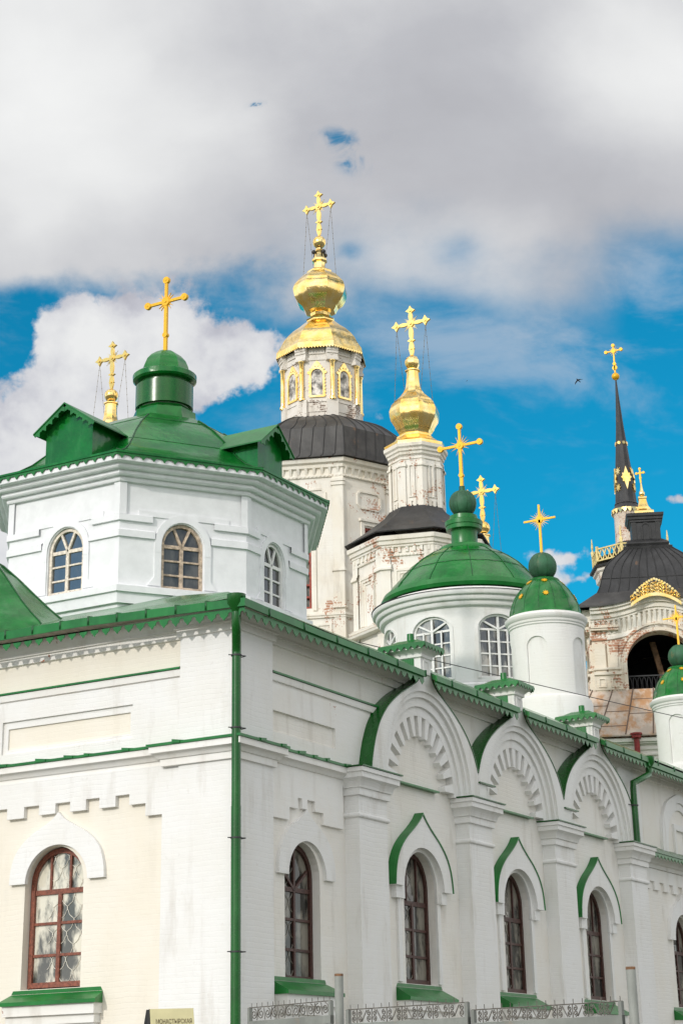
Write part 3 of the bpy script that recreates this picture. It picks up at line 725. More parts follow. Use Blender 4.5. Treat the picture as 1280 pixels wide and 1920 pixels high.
# roof
mb = MB(); RZ = 7.93; sl_ = .347; x1 = 30.2; yb = 13.75; e = -.45
ap0, ap1 = (6.65, 6.65, RZ+7.1*sl_), (x1, 6.65, RZ+7.1*sl_)
i0 = .5; zi = RZ+(i0-e)*sl_
RF, RC = 7.745, 7.80; slf = (zi-RF)/(i0-e)       # the eave hangs lower along the street front
mb.poly([(e, e, RC), (i0, i0, zi), (i0, yb-(i0-e), zi), (e, yb, RZ), (e, 3.0, RZ)])
mb.poly([(i0, i0, zi), ap0, (i0, yb-(i0-e), zi)]); mb.poly([(i0, i0, zi), (x1, i0, zi), ap1, ap0]); mb.poly([(e, yb, RZ), (i0, yb-(i0-e), zi), ap0, ap1, (x1, yb, RZ)])
gaps = [(c-.225, c+.225) for c in BAYS]; edges = [e]+[q for gp in gaps for q in gp]+[x1]; YC = -.21; SK = .255
segs = list(zip(edges[0::2], edges[1::2])); ends = [(a-SK if k else a, b-SK if k < 3 else b) for k, (a, b) in enumerate(segs)]   # the eave is cut aslant at each gable
for k, (a, b) in enumerate(segs):
    z = RZ
    if k == 0: mb.poly([(a, e, RC), (ends[0][1], e, RF), (b, YC, RF+(YC-e)*slf), (b, i0, zi), (i0, i0, zi)])
    else: mb.poly([(ends[k][0], e, RF), (ends[k][1], e, RF)]+([(b, YC, RF+(YC-e)*slf)] if k < 3 else [])+[(b, i0, zi), (a, i0, zi), (a, YC, RF+(YC-e)*slf)])
for a, b in gaps: mb.poly([(a, -.10, RF+.35*slf), (b, -.10, RF+.35*slf), (b, i0, zi), (a, i0, zi)])
for k in range(1, 22): pass
rf = mb.build('roof', GREEN, ch, smooth=0)
mb = MB()
mb.box(e-.015, e+.02, 3.0, yb, 7.785, 7.935); mb.hexa([(e-.015, e-.015, 7.665), (e+.02, e-.015, 7.665), (e+.02, 3.0, 7.785), (e-.015, 3.0, 7.785)], [(e-.015, e-.015, 7.805), (e+.02, e-.015, 7.805), (e+.02, 3.0, 7.935), (e-.015, 3.0, 7.935)])
for k, (a, b) in enumerate(ends):
    if k == 0: mb.hexa([(e+.02, e-.015, 7.665), (2.0, e-.015, 7.635), (2.0, e+.02, 7.635), (e+.02, e+.02, 7.665)], [(e+.02, e-.015, 7.805), (2.0, e-.015, 7.75), (2.0, e+.02, 7.75), (e+.02, e+.02, 7.805)]); mb.box(2.0, b-.01, e-.015, e+.02, 7.635, 7.75)
    elif k < 3: mb.box(a, b-.01, e-.015, e+.02, 7.635, 7.75)
    else: mb.box(a, 18.05, e-.015, e+.02, 7.635, 7.75); mb.box(18.05, x1, e-.015, e+.02, 7.56, 7.69)
for k, (a, b) in enumerate(segs):
    for x in ([a] if k else [])+([b] if k < 3 else []): mb.poly([(x-SK, e, 7.645), (x, YC, 7.75), (x, YC, RF+(YC-e)*slf), (x-SK, e, RF)])
for a, b in gaps: mb.poly([(a, -.10, 7.5), (b, -.10, 7.5), (b, -.10, RF+.35*slf), (a, -.10, RF+.35*slf)])
mb.build('eave_fascia', GREENL, rf)
mb = MB(); u = .30
while u < 13.5:
    q = -.125*max(0.0, (3.0-u)/3.45); w_ = min(1.2, u+.2)
    mb.hexa([(e-.03, u, 7.80+q), (e+.01, u, 7.80+q), (e+.01, u+.03, 7.80+q), (e-.03, u+.03, 7.80+q)], [(e-.03, u, 7.955+q), (e+w_, u, 7.95+q+w_*.15), (e+w_, u+.03, 7.95+q+w_*.15), (e-.03, u+.03, 7.955+q)]); u += .62
u = .3
while u < 30: mb.box(u, u+.03, e-.028, e+.01, 7.64, 7.765); u += 1.15
mb.tube([(e, e, RC+.02), (6.65, 6.65, RZ+7.1*sl_+.02)], .025, 6); inlay(mb, SEAMG, rf)
mb = MB(); P_ = trim_poly(-.43, 13.6, 7.785, .195, .245, 'scallop'); mb.prism(FL, [(u, v-.12*max(0.0, (3.0-u)/3.45)) for u, v in P_], .405, .417); mb.build('eave_trim', GREENL, rf)
for k, (a, b) in enumerate(ends):
    mb = MB()
    if k < 3: trim(mb, FR, a if k else -.40, b-.02, 7.645, .165, .245, 'scallop', .405, .417)
    else: trim(mb, FR, a, 18.0, 7.645, .165, .245, 'scallop', .405, .417); trim(mb, FR, 18.05, 30, 7.57, .14, .22, 'saw', .405, .417)
    mb.build('eave_trim', GREENL, rf)
mb = MB(); mb.poly([(e, e, 7.84), (.2, .2, 7.82), (.2, 13.3, 7.82), (e, 13.6, 7.84)])
for k, (a, b) in enumerate(segs): mb.poly([(ends[k][0], e, 7.66), (ends[k][1], e, 7.66)]+([(b, YC, 7.76)] if k < 3 else [])+[(b, .2, 7.82), (max(a, .2), .2, 7.82)]+([(a, YC, 7.76)] if k else []))
mb.build('soffit', simple('soffit_boards', (.40, .34, .29), .8, 0, .2, 6), rf, smooth=0)
# bell-shaped roof over the gable bay, running out of the picture on the left
mb = MB(); pf = [(1.0, 8.02), (.985, 8.18), (.90, 8.36), (.76, 8.60), (.60, 8.90), (.45, 9.22), (.30, 9.55), (.15, 9.85), (.0, 10.05)]
cxr, cyr, rx, ry = 1.30, 6.70, 1.75, 2.12
mb.grid([[(cxr+rx*t*math.cos(2*pi*(k+.5)/8)/.924, cyr+ry*t*math.sin(2*pi*(k+.5)/8)/.924, z) for k in range(8)] for t, z in pf], True)
br = mb.build('bell_roof', GREEN, ch, smooth=30)
mb = MB()
for k in range(8): mb.tube([(cxr+rx*t*math.cos(2*pi*(k+.5)/8)/.924, cyr+ry*t*math.sin(2*pi*(k+.5)/8)/.924, z+.012) for t, z in pf], .014, 5)
inlay(mb, SEAMG, br)
# downpipes
def funnel(mb, p, r0, r1, h):
    mb.lathe(p[0], p[1], [(r0*.6, p[2]-h*1.1), (r0, p[2]-h*.75), (r1, p[2]-h*.45), (r1*1.05, p[2]), (r1*.92, p[2]), (r1*.9, p[2]-h*.3)], 16)
mb = MB(); a = Vector((-.385, -.245)); b_ = Vector((-.155, -.100))
funnel(mb, (a.x, a.y, 7.90), .085, .155, .34)
pts = [(a.x, a.y, 7.60), (a.x, a.y, 7.40), (a.x*.8+b_.x*.2, a.y*.8+b_.y*.2, 7.29), (b_.x*.9+a.x*.1, b_.y*.9+a.y*.1, 7.10), (b_.x, b_.y, 6.98)]
mb.tube(pts, .078, 14, False); mb.tube([(b_.x, b_.y, 7.06), (b_.x, b_.y, 4.4)], .078, 16); mb.tube([(b_.x-.0, b_.y, 4.45), (b_.x, b_.y, GZ+.2)], .083, 16)
dp = mb.build('downpipe', GREEND, ch, 'tall green downpipe at the corner')
for z in (6.93, 5.72, 3.95, 2.20, .6):
    mb = MB(); mb.lathe(b_.x, b_.y, [(.084, z-.012), (.092, z-.012), (.092, z+.012), (.084, z+.012)], 16)
    mb.tube([(b_.x-.12, b_.y+.08, z), (b_.x-.06, b_.y+.04, z)], .009, 5); mb.tube([(b_.x+.06, b_.y-.06, z), (b_.x+.13, b_.y-.10, z), (b_.x+.2, .02, z)], .009, 5); mb.build('bracket', WIRE, dp)
mb = MB(); funnel(mb, (18.22, -.38, 7.80), .085, .16, .34)
mb.tube([(18.22, -.38, 7.5), (18.20, -.38, 7.36), (17.75, -.34, 7.20), (17.38, -.26, 7.06), (17.36, -.26, 6.9), (17.36, -.26, 6.0), (17.36, -.26, 5.62)], .08, 12)
dp = mb.build('downpipe', GREEND, ch, 'second green downpipe with a bend, above the ledge')
mb = MB(); mb.lathe(17.36, -.26, [(.084, 6.50), (.094, 6.50), (.094, 6.53), (.084, 6.53)], 14); mb.tube([(17.1, -.2, 6.52), (17.3, -.26, 6.52)], .01, 5); mb.build('bracket', WIRE, dp)
# ------------------------------------------------------------------ octagonal tower on the corner church
OC = Vector((7.09, 6.65))
OV = [Vector(p) for p in ((3.56, 8.10), (3.56, 5.20), (5.86, 3.58), (8.32, 3.58), (10.62, 5.20), (10.62, 8.10), (8.32, 9.72), (5.86, 9.72))]
ot = thing('octagonal_tower', 'white octagonal tower with green roof, dormers and lantern above the corner church', 'tower', (OC.x, OC.y, 8.2))
WO = [(1.53, .46), (1.385, .46), (1.10, .42), (1.40, .46), (1.45, .46), (1.40, .46), (1.23, .42), (1.40, .46)]
mb = MB(); faces = []
for k in range(8):
    M, L = face_map(OV[k], OV[(k+1) % 8]); faces.append((M, L))
    u, w = WO[k]; mb.wall(M, 0, L, 8.2, 12.05, [dict(u=u, w=w, b=9.80, s=10.72, r=.50)], 0, .10)
mb.build('wall', TIMBER, ot, smooth=0)
for k in range(8):
    M, L = faces[k]; u, w = WO[k]
    window(ot, M, u, w-.005, 9.81, 10.72, .49, -.075, 'vee', (WOODB if k == 1 else WOODW) if k != 2 else WOODWW, G_SKY if k in (0, 7) else G_GREY, fr=.06, label='window with one pane missing' if k == 1 else None)
    mb = MB()
    A = [(u-w-.16, 10.55)]+arch_pts(u, w+.16, 10.74, .655, 14)+[(u+w+.16, 10.55)]; B = [(u-w-.02, 10.55)]+arch_pts(u, w+.02, 10.72, .52, 14)+[(u+w+.02, 10.55)]
    mb.band(M, A, B, -.01, .035, False)
    for s_ in (-1, 1): mb.prism(M, [(u+s_*(w+.02), 9.84), (u+s_*(w+.02), 10.56), (u+s_*(w+.16), 10.56), (u+s_*(w+.16), 10.02), (u+s_*(w+.30), 9.84)], -.01, .03)
    mb.mbox(M, .40, L-.40, 11.30, 11.42, -.01, .024)
    mb.build('window_casing', TIMBER, ot)
    if k in (0, 1, 7):
        pass
mb = MB()
for k in range(8):
    p, q, r = OV[(k-1) % 8], OV[k], OV[(k+1) % 8]; a = (p-q).normalized(); b = (r-q).normalized()
    Lp, Ln = (p-q).length, (r-q).length; up_, wp_ = WO[(k-1) % 8]; un_, wn_ = WO[k]
    ra, rb = Lp-up_-wp_-.16, un_-wn_-.16
    mb.skirt([q+a*ra, q, q+b*rb], [(-.01, 10.82), (.05, 10.82), (.05, 10.96), (-.01, 11.0)], False)
    mb.skirt([q+a*(ra*.92), q, q+b*(rb*.92)], [(-.01, 11.16), (.06, 11.16), (.06, 11.29), (-.01, 11.32)], False)
    mb.skirt([q+a*.13, q, q+b*.13], [(-.01, 11.30), (.045, 11.30), (.045, 12.02), (-.01, 12.02)], False)
mb.skirt(OV, [(-.02, 9.40), (.075, 9.405), (.075, 9.63), (.13, 9.635), (.13, 9.765), (-.01, 9.82)]); mb.build('moulding', TIMBER, ot)
mb = MB(); mb.skirt(OV, [(-.02, 11.99), (.08, 11.99), (.10, 12.02), (.10, 12.07), (.09, 12.085), (.19, 12.09), (.215, 12.12), (.215, 12.17), (.20, 12.19), (.32, 12.20), (.345, 12.23), (.345, 12.27), (.335, 12.285), (.475, 12.30), (.485, 12.31), (.485, 12.49), (-.02, 12.50)])
mb.build('cornice', TIMBER, ot)
mb = MB(); FO = [q for q in OV]; n = 8
ro = mb.skirt(OV, [(.50, 12.455), (.54, 12.455), (.54, 12.50)])
eave = [(p[0], p[1]) for p in ro[-1]]
prof = [(1.0, 12.50), (.925, 12.585), (.835, 12.76), (.757, 12.98), (.688, 13.25), (.630, 13.50), (.527, 13.86), (.432, 14.13), (.365, 14.30), (.315, 14.42)]
rows = [[(OC.x+(x-OC.x)*t, OC.y+(y-OC.y)*t, z) for x, y in eave] for t, z in prof]
# the upper part rounds off towards a regular octagon under the lantern
mb.grid(rows, True); orf = mb.build('roof', GREEN, ot, smooth=28)
mb = MB()
for k in range(8): mb.tube([(r[k][0], r[k][1], r[k][2]+.01) for r in rows[:-1]], .016, 5)
for j in (4, 7):
    r = rows[j]; mb.tube([(p[0], p[1], p[2]+.004) for p in r+[r[0]]], .007, 4)
inlay(mb, SEAMG, orf)
mb = MB()
for k in range(8):
    M, L = face_map(eave[k], eave[(k+1) % 8]); trim(mb, M, .01, L-.01, 12.475, .145, .235, 'heart', -.035, -.022)
tr = mb.build('eave_trim', GREENL, ot)
# dormers on four faces
def dormer(k, uc, hw, front, zr, back):
    M, L = faces[k]; zb = 12.44; ov = .19; eh = hw+ov; zl = zr-.57; ze = zr-.57*hw/eh-.02
    mb = MB()
    mb.hexa([M(uc-hw, zb, front), M(uc+hw, zb, front), M(uc+hw, zb, back), M(uc-hw, zb, back)], [M(uc-hw, ze, front), M(uc+hw, ze, front), M(uc+hw, ze, back), M(uc-hw, ze, back)])
    mb.prism(M, [(uc-hw, ze), (uc+hw, ze), (uc, zr-.02)], back, front)
    dm = mb.build('dormer', GREEN, ot)
    mb = MB(); fo = front+.22
    for s_ in (-1, 1): mb.hexa([M(uc, zr, fo), M(uc+s_*eh, zl, fo), M(uc+s_*eh, zl, back), M(uc, zr, back)], [M(uc, zr+.03, fo), M(uc+s_*eh, zl+.03, fo), M(uc+s_*eh, zl+.03, back), M(uc, zr+.03, back)])
    mb.build('dormer_roof', GREENL, dm)
    mb = MB()
    for s_ in (-1, 1):
        a = Vector((uc, zr)); b = Vector((uc+s_*eh, zl)); e_ = (b-a).normalized(); l = (b-a).length; dn = Vector((-e_.y, e_.x)); dn = dn if dn.y < 0 else -dn
        Mx = lambda u, v, d_: M(a.x+e_.x*u-dn.x*v, a.y+e_.y*u-dn.y*v, d_)
        trim(mb, Mx, 0.0, l, .0, .15, .20, 'heart', fo-.035, fo-.02)
    mb.build('dormer_trim', GREENL, dm)
dormer(0, 1.66, .62, .20, 13.86, -1.5); dormer(2, .74, .50, .14, 13.78, -1.5); dormer(4, 1.45, .62, .20, 13.86, -1.5); dormer(6, 1.23, .50, .14, 13.80, -1.5)
# lantern
mb = MB(); mb.lathe(OC.x, OC.y, [(1.02, 14.36), (.80, 14.55), (.75, 14.72), (.745, 14.86), (.60, 14.90), (.66, 14.95)], 8, pi/8)
ln = mb.build('lantern', GREEN, ot, smooth=25)
mb = MB(); mb.lathe(OC.x, OC.y, [(.58, 14.90), (.60, 14.99), (.672, 14.995), (.672, 15.55), (.60, 15.56), (.595, 15.70)], 40); mb.build('lantern_drum', GREEND, ln)
mb = MB(); mb.lathe(OC.x, OC.y, [(.58, 15.64), (.70, 15.66), (.745, 15.70), (.75, 15.82), (.70, 15.86), (.57, 15.90)], 40); mb.lathe(OC.x, OC.y, [(.58, 15.90), (.575, 15.96), (.55, 16.06), (.49, 16.20), (.38, 16.33), (.24, 16.43), (.09, 16.49), (.0, 16.50)], 8, pi/8); mb.build('lantern_cap', GREEN, ln, smooth=26)
cross_yellow(ot, (OC.x, OC.y, 16.46), 1.87, .53, (0, -1), 'tri')

# ------------------------------------------------------------------ round domed drum
ax = Axis(on_axis_plane(879, 1200, 1, 6.0))
dr = thing('round_drum', 'round white drum with low green dome, large ball and yellow cross behind the gabled front', 'tower', (ax.x, ax.y, 7.5))
R = ax.m(1200, 158.5); zc = ax.z(1176); zb_ = ax.z(1283)
a00 = ax.ang(-25.5); Mw = cyl_map(ax.x, ax.y, R, a00)
zt = ax.z(1163); zs = zt-.62
wt_, wb_ = ax.z(1172)-.0, ax.z(1290)
top = None
def z_front(py): # height on the near side of the drum wall seen at image row py
    p = ax.pt(-25, R); return Axis(p).z(py)
z1, z0 = z_front(1157), z_front(1276)
mb = MB(); ops = [dict(u=R*rad(45.5)*k, w=.60, b=z0, s=z1-.42, r=.42) for k in range(-3, 5)]
mb.wall(Mw, -R*rad(45.5)*3.5, -R*rad(45.5)*3.5+2*pi*R, 7.6, ax.z(1142), ops, 0, .12, du=.18)
mb.build('wall', WHITE, dr)
mb = MB(); mb.lathe(ax.x, ax.y, [(R-.35, 7.6), (R-.35, ax.z(1140))], 32); mb.build('inner_shade', DARKIN, dr)
mb = MB(); mb.lathe(ax.x, ax.y, [(R+.10, 7.6), (R+.10, z0-.20), (R+.02, z0-.14)], 64); mb.build('base_course', WHITE, dr)
for k in range(-3, 4): window(dr, Mw, R*rad(45.5)*k, .595, z0+.005, z1-.42, .415, -.08, 'grid', WOODWW, G_DRUM, fr=.05)
mb = MB()
for k in range(-3, 4): mb.band(Mw, arch_ol(R*rad(45.5)*k, .66, z0-.02, z1-.42, .47), arch_ol(R*rad(45.5)*k, .60, z0-.02, z1-.42, .42), -.02, .022)
mb.build('window_casing', WHITE, dr)
zz = ax.z(1176); z2 = ax.z(1150)
def step(a, b, ra, rb): return [(ra, a), (ra+(rb-ra)*.75, a+(b-a)*.15), (rb, a+(b-a)*.45), (rb, b-(b-a)*.06)]
h = (z2-zz)/3; pf = []
for k in range(3): pf += step(zz+h*k, zz+h*(k+1), R+.02+.105*k, R+.02+.105*(k+1)+.01)
pf += [(R+.20, z2+.02), (R+.08, ax.z(1141))]
mb = MB(); mb.lathe(ax.x, ax.y, [(R-.02, zz-.01)]+pf, 72); mb.build('cornice', WHITE, dr)
mb = MB(); mb.lathe(ax.x, ax.y, [(R+.365, z2+.005), (R+.365, z2+.025), (R+.18, z2+.05)], 72); mb.build('cornice_flashing', SEAM, dr)
dome = ax.prof([(1137, 160), (1131, 162.5), (1121, 157), (1120, 153), (1108, 144), (1096, 132), (1082, 120), (1069, 107), (1055, 88), (1044, 70), (1036, 52)])
mb = MB(); mb.lathe(ax.x, ax.y, [(R, ax.z(1138))]+dome[:3], 64); q0 = mb.build('dome_skirt', GREENL, dr)
mb = MB(); mb.lathe(ax.x, ax.y, dome[2:]+[(.3, dome[-1][1]+.02)], 24, 0.0); dmo = mb.build('dome', GREEN, dr, smooth=40)
mb = MB()
for k in range(12): mb.tube([(ax.x+(r+.006)*math.cos(2*pi*k/12), ax.y+(r+.006)*math.sin(2*pi*k/12), z+.004) for r, z in dome[3:]], .010, 4)
for j in (6, 8): r, z = dome[j]; mb.tube([(ax.x+(r+.004)*math.cos(2*pi*k/48), ax.y+(r+.004)*math.sin(2*pi*k/48), z+.003) for k in range(49)], .007, 4)
inlay(mb, SEAMG, dmo)
nk = ax.prof([(1041, 52), (1037, 53), (1033, 51), (1029, 47), (1027, 26), (1019, 24.5), (1001, 24.5), (997, 26), (996, 33), (989, 33.5), (988, 35), (980, 35.5), (978, 32), (977, 26.5), (969, 26), (968, 20)])
mb = MB(); mb.lathe(ax.x, ax.y, nk, 48); mb.build('dome_neck', GREENL, dr, smooth=30)
bz = ax.z(944.5); br_ = ax.m(944, 25.8)
mb = MB(); mb.sphere(ax.x, ax.y, bz, br_, 32, 20, 1.02); bl = mb.build('ball', PATINA, dr, smooth=60)
mb = MB()
for k in range(8): mb.tube([(ax.x+(br_+.003)*math.cos(2*pi*k/8)*math.sin(t), ax.y+(br_+.003)*math.sin(2*pi*k/8)*math.sin(t), bz-(br_*1.02+.003)*math.cos(t)) for t in [pi*j/16 for j in range(1, 16)]], .005, 4)
inlay(mb, SEAMG, bl)
mb = MB(); mb.lathe(ax.x, ax.y, [(.09, bz+br_*.98), (.09, bz+br_*1.02+.12), (0, bz+br_+.12)], 12); mb.build('cross_socket', PATINA, dr)
zt_ = ax.z(800); cross_yellow(dr, (ax.x, ax.y, bz+br_), zt_-bz-br_, ax.m(835, 36)/.88, (0, -1), 'rays')

# ------------------------------------------------------------------ small star-spangled turrets
def star_turret(ax, sc, label, yref):
    """sc: size against the nearer turret; rows are read relative to its wall row"""
    P = lambda dy, hw: (ax.m(yref, hw*sc), ax.z(yref+dy*sc))
    t = thing('star_turret', label, 'turret', (ax.x, ax.y, 8.0), 'small turrets with gold stars on green domes')
    R, _ = P(0, 69.5); zb = P(80, 0)[1]
    a0 = ax.ang(-17); M = cyl_map(ax.x, ax.y, R, a0); st = rad(75)
    zn1, zn0 = Axis(ax.pt(-17, R)).z(yref-38*sc), Axis(ax.pt(-17, R)).z(yref+71*sc)
    ops = [dict(u=R*st*k, w=ax.m(yref, 19.5*sc), b=zn0, s=zn1-ax.m(yref, 17*sc), r=ax.m(yref, 17*sc)) for k in (-2, -1, 0, 1, 2)]
    mb = MB(); mb.wall(M, -R*pi, R*pi, zn0-.02, P(-58, 0)[1], ops, 0, .045, du=.07, na=12)
    mb.lathe(ax.x, ax.y, [(R-.045, zn0-.1), (R-.045, zn1+.1)], 48)
    w = mb.build('wall', WHITE, t)
    mb = MB(); mb.lathe(ax.x, ax.y, [(R+.10, 8.0), (R+.10, zn0-.16), (R+.06, zn0-.05), (R, zn0-.01), (R-.04, zn0)], 56); mb.build('base_course', WHITE, t)
    q = [P(-48, 70), P(-51, 73), P(-55, 73.5), P(-56, 75), P(-60, 77.5), P(-64, 78), P(-65, 74), P(-69, 73), P(-70, 68)]
    q2 = [P(-44, 69), P(-46.5, 71.5), P(-49, 71.5)]
    mb = MB(); mb.lathe(ax.x, ax.y, q2+q, 56); mb.build('cornice', WHITE, t)
    dp_ = [P(-67, 67), P(-67, 70.5), P(-70, 70.5), P(-74, 68.5), P(-86, 66), P(-98, 62), P(-110, 56), P(-120, 49), P(-130, 39.5), P(-138, 30)]
    mb = MB(); mb.lathe(ax.x, ax.y, dp_, 14, ax.ang(-10)); d_ = mb.build('dome', GREEN, t, smooth=24)
    mb = MB()
    for k in range(14):
        a = ax.ang(-10)+2*pi*k/14; mb.tube([(ax.x+(r+.002)*math.cos(a), ax.y+(r+.002)*math.sin(a), z) for r, z in dp_[3:]], .006, 4)
    inlay(mb, SEAMG, d_)
    mb = MB(); mb.lathe(ax.x, ax.y, [P(-136, 30.5), P(-140, 31), P(-142, 29), P(-143, 24)], 40); mb.build('dome_rim', GREENL, t)
    br_, bz = P(-167, 27.2)
    mb = MB(); mb.sphere(ax.x, ax.y, bz, br_, 30, 20, 1.03); bl = mb.build('ball', PATINA, t, smooth=60)
    mb = MB()
    for k in range(8): mb.tube([(ax.x+(br_+.002)*math.cos(2*pi*k/8)*math.sin(u), ax.y+(br_+.002)*math.sin(2*pi*k/8)*math.sin(u), bz-(br_*1.03+.002)*math.cos(u)) for u in [pi*j/14 for j in range(1, 14)]], .004, 4)
    inlay(mb, SEAMG, bl)
    for dy, offs in ((-104, range(0, 360, 60)), (-133, range(0, 360, 60))):
        r0, z0 = P(dy+5, 0)[0], P(dy, 0)[1]
        i = 0
        while not (dp_[i][1] <= z0 <= dp_[i+1][1]): i += 1
        f = (z0-dp_[i][1])/(dp_[i+1][1]-dp_[i][1]); rr = (dp_[i][0]+(dp_[i+1][0]-dp_[i][0])*f)*math.cos(pi/14)+.012
        sl = math.atan2(dp_[i][0]-dp_[i+1][0], dp_[i+1][1]-dp_[i][1])
        for k in offs:
            a = ax.ang(-10)+2*pi*(round((k+6)/360*14)+.5)/14
            e = Vector((-math.sin(a), math.cos(a), 0)); up = Vector((-math.cos(a)*math.sin(sl), -math.sin(a)*math.sin(sl), math.cos(sl))); nn = e.cross(up)
            c_ = Vector((ax.x+rr*math.cos(a), ax.y+rr*math.sin(a), z0))
            Ms = lambda u, v, d: c_+e*u+up*v+nn*d
            s5 = ax.m(yref, 6.4*sc); mb = MB()
            mb.prism(Ms, [((s5 if j % 2 == 0 else s5*.5)*math.cos(2*pi*j/16), (s5 if j % 2 == 0 else s5*.5)*math.sin(2*pi*j/16)) for j in range(16)], -.004, .014)
            mb.build('star', GOLDP, d_)
    zc = P(-195, 0)[1]; zt = P(-284, 0)[1]
    cross_yellow(t, (ax.x, ax.y, bz+br_*.98), zt-bz-br_, ax.m(yref, 29*sc)/.88, (0, -1), 'star')
    return t
star_turret(Axis(on_axis_plane(1027, 1230, 1, 1.25)), 1.0, 'round white turret with gold-starred green dome, beside the low green dome', 1230)
star_turret(Axis(on_axis_plane(1288, 1388, 1, 1.25)), .83, 'round white turret with gold-starred green dome in front of the bell tower', 1370)
# ------------------------------------------------------------------ gilded cathedral behind
ca = Axis(at_depth(605, 850, 75))
cat_ = thing('cathedral', 'old white cathedral with gilded onion domes and black iron roofs, tallest building behind', 'cathedral', (ca.x, ca.y, GZ))
class Face:
    """one plane wall of a prismatic tower, readable from the picture"""
    def __init__(s, ax, a0, a1, R):
        p, q = ax.pt(a0, R), ax.pt(a1, R); s.M, s.L = face_map(p, q); s.p = Vector((p.x, p.y, 0)); s.e = (q-p).normalized(); s.n = (s.e.y, -s.e.x, 0)
    def uv(s, px, py):
        w = on_vplane(px, py, s.p, s.n); return ((w.x-s.p.x)*s.e.x+(w.y-s.p.y)*s.e.y, w.z)
def ngon(ax, a0, n, R): return [ax.pt(a0+360/n*k, R) for k in range(n)] if True else None
def ccw(pts):
    a = sum(p.x*q.y-q.x*p.y for p, q in zip(pts, pts[1:]+pts[:1])); return pts if a > 0 else pts[::-1]
def cross_gold(parent, ax, z0, z1, arm, zb, rb):
    """ornate gilded cross with lozenge ends, rays and stay chains"""
    H = z1-z0; M = lambda u, v, d: (ax.x-d, ax.y-u, z0+v); c = H*.66; s = H*.052; mb = MB()
    def loz(u, v, r): 
        P = []
        for k in range(8): P.append((u+(r if k % 2 == 0 else r*.50)*math.cos(pi*k/4), v+(r if k % 2 == 0 else r*.50)*math.sin(pi*k/4)))
        mb.prism(M, P, -s*.45, s*.45); disc(mb, M, u, v, r*.28, -s*.8, s*.8, 10)
    def leaf(a, b, w):
        e = Vector((b[0]-a[0], b[1]-a[1])); n_ = Vector((-e.y, e.x)).normalized(); P = []
        for k in range(9): t = k/8; P.append((a[0]+e.x*t+n_.x*w*(.45+.55*math.sin(pi*t)), a[1]+e.y*t+n_.y*w*(.45+.55*math.sin(pi*t))))
        for k in range(8, -1, -1): t = k/8; P.append((a[0]+e.x*t-n_.x*w*(.45+.55*math.sin(pi*t)), a[1]+e.y*t-n_.y*w*(.45+.55*math.sin(pi*t))))
        mb.prism(M, P, -s*.4, s*.4)
    mb.mbox(M, -s*.34, s*.34, -.06, H*.1, -s*.34, s*.34)
    leaf((0, H*.02), (0, H*.30), s*.95); loz(0, H*.145, s*1.25); loz(0, H*.315, s*1.55); leaf((0, H*.33), (0, c-s), s*.85); leaf((0, c+s), (0, H*.90), s*.75)
    for k in (-1, 1): leaf((k*s, c), (k*(arm-s), c), s*.72); loz(k*arm, c, s*2.0)
    loz(0, H*.925, s*1.9); disc(mb, M, 0, c, s*1.3, -s*.55, s*.55, 14); disc(mb, M, 0, c, s*.6, -s*.9, s*.9, 12)
    for a in (35, 45, 55, 125, 135, 145, 215, 225, 235, 305, 315, 325):
        x, y = math.cos(rad(a)), math.sin(rad(a)); L = s*(3.7 if a % 90 == 45 else 2.7); w = s*.13
        mb.prism(M, [(x*s-y*w, c+y*s+x*w), (x*s+y*w, c+y*s-x*w), (x*L, c+y*L)], -s*.1, s*.1)
    cr = mb.build('cross', GOLDX, parent, smooth=0)
    for k in (-1, 1):
        for dx in (-.75, .75):
            mb = MB(); a = Vector(M(k*arm, c-s*1.4, 0)); b = Vector((ax.x+dx*rb, ax.y-k*rb*.75, zb)); n_ = 14
            mb.tube([a.lerp(b, t/n_)+Vector((0, 0, -.05*math.sin(pi*t/n_))) for t in range(n_+1)], .007, 4)
            for t in range(1, n_): q = a.lerp(b, t/n_); mb.sphere(q.x, q.y, q.z-.05*math.sin(pi*t/n_), .018, 6, 4)
            mb.build('stay_chain', CHAIN, cr)
    return cr
A1 = 15.5
def scallop_ring(mb, plan, z, h, pitch, off=0):
    n = len(plan)
    for k in range(n):
        M, L = face_map(plan[k], plan[(k+1) % n]); trim(mb, M, 0.0, L, z, h, pitch, 'scallop', off-.01, off+.012)
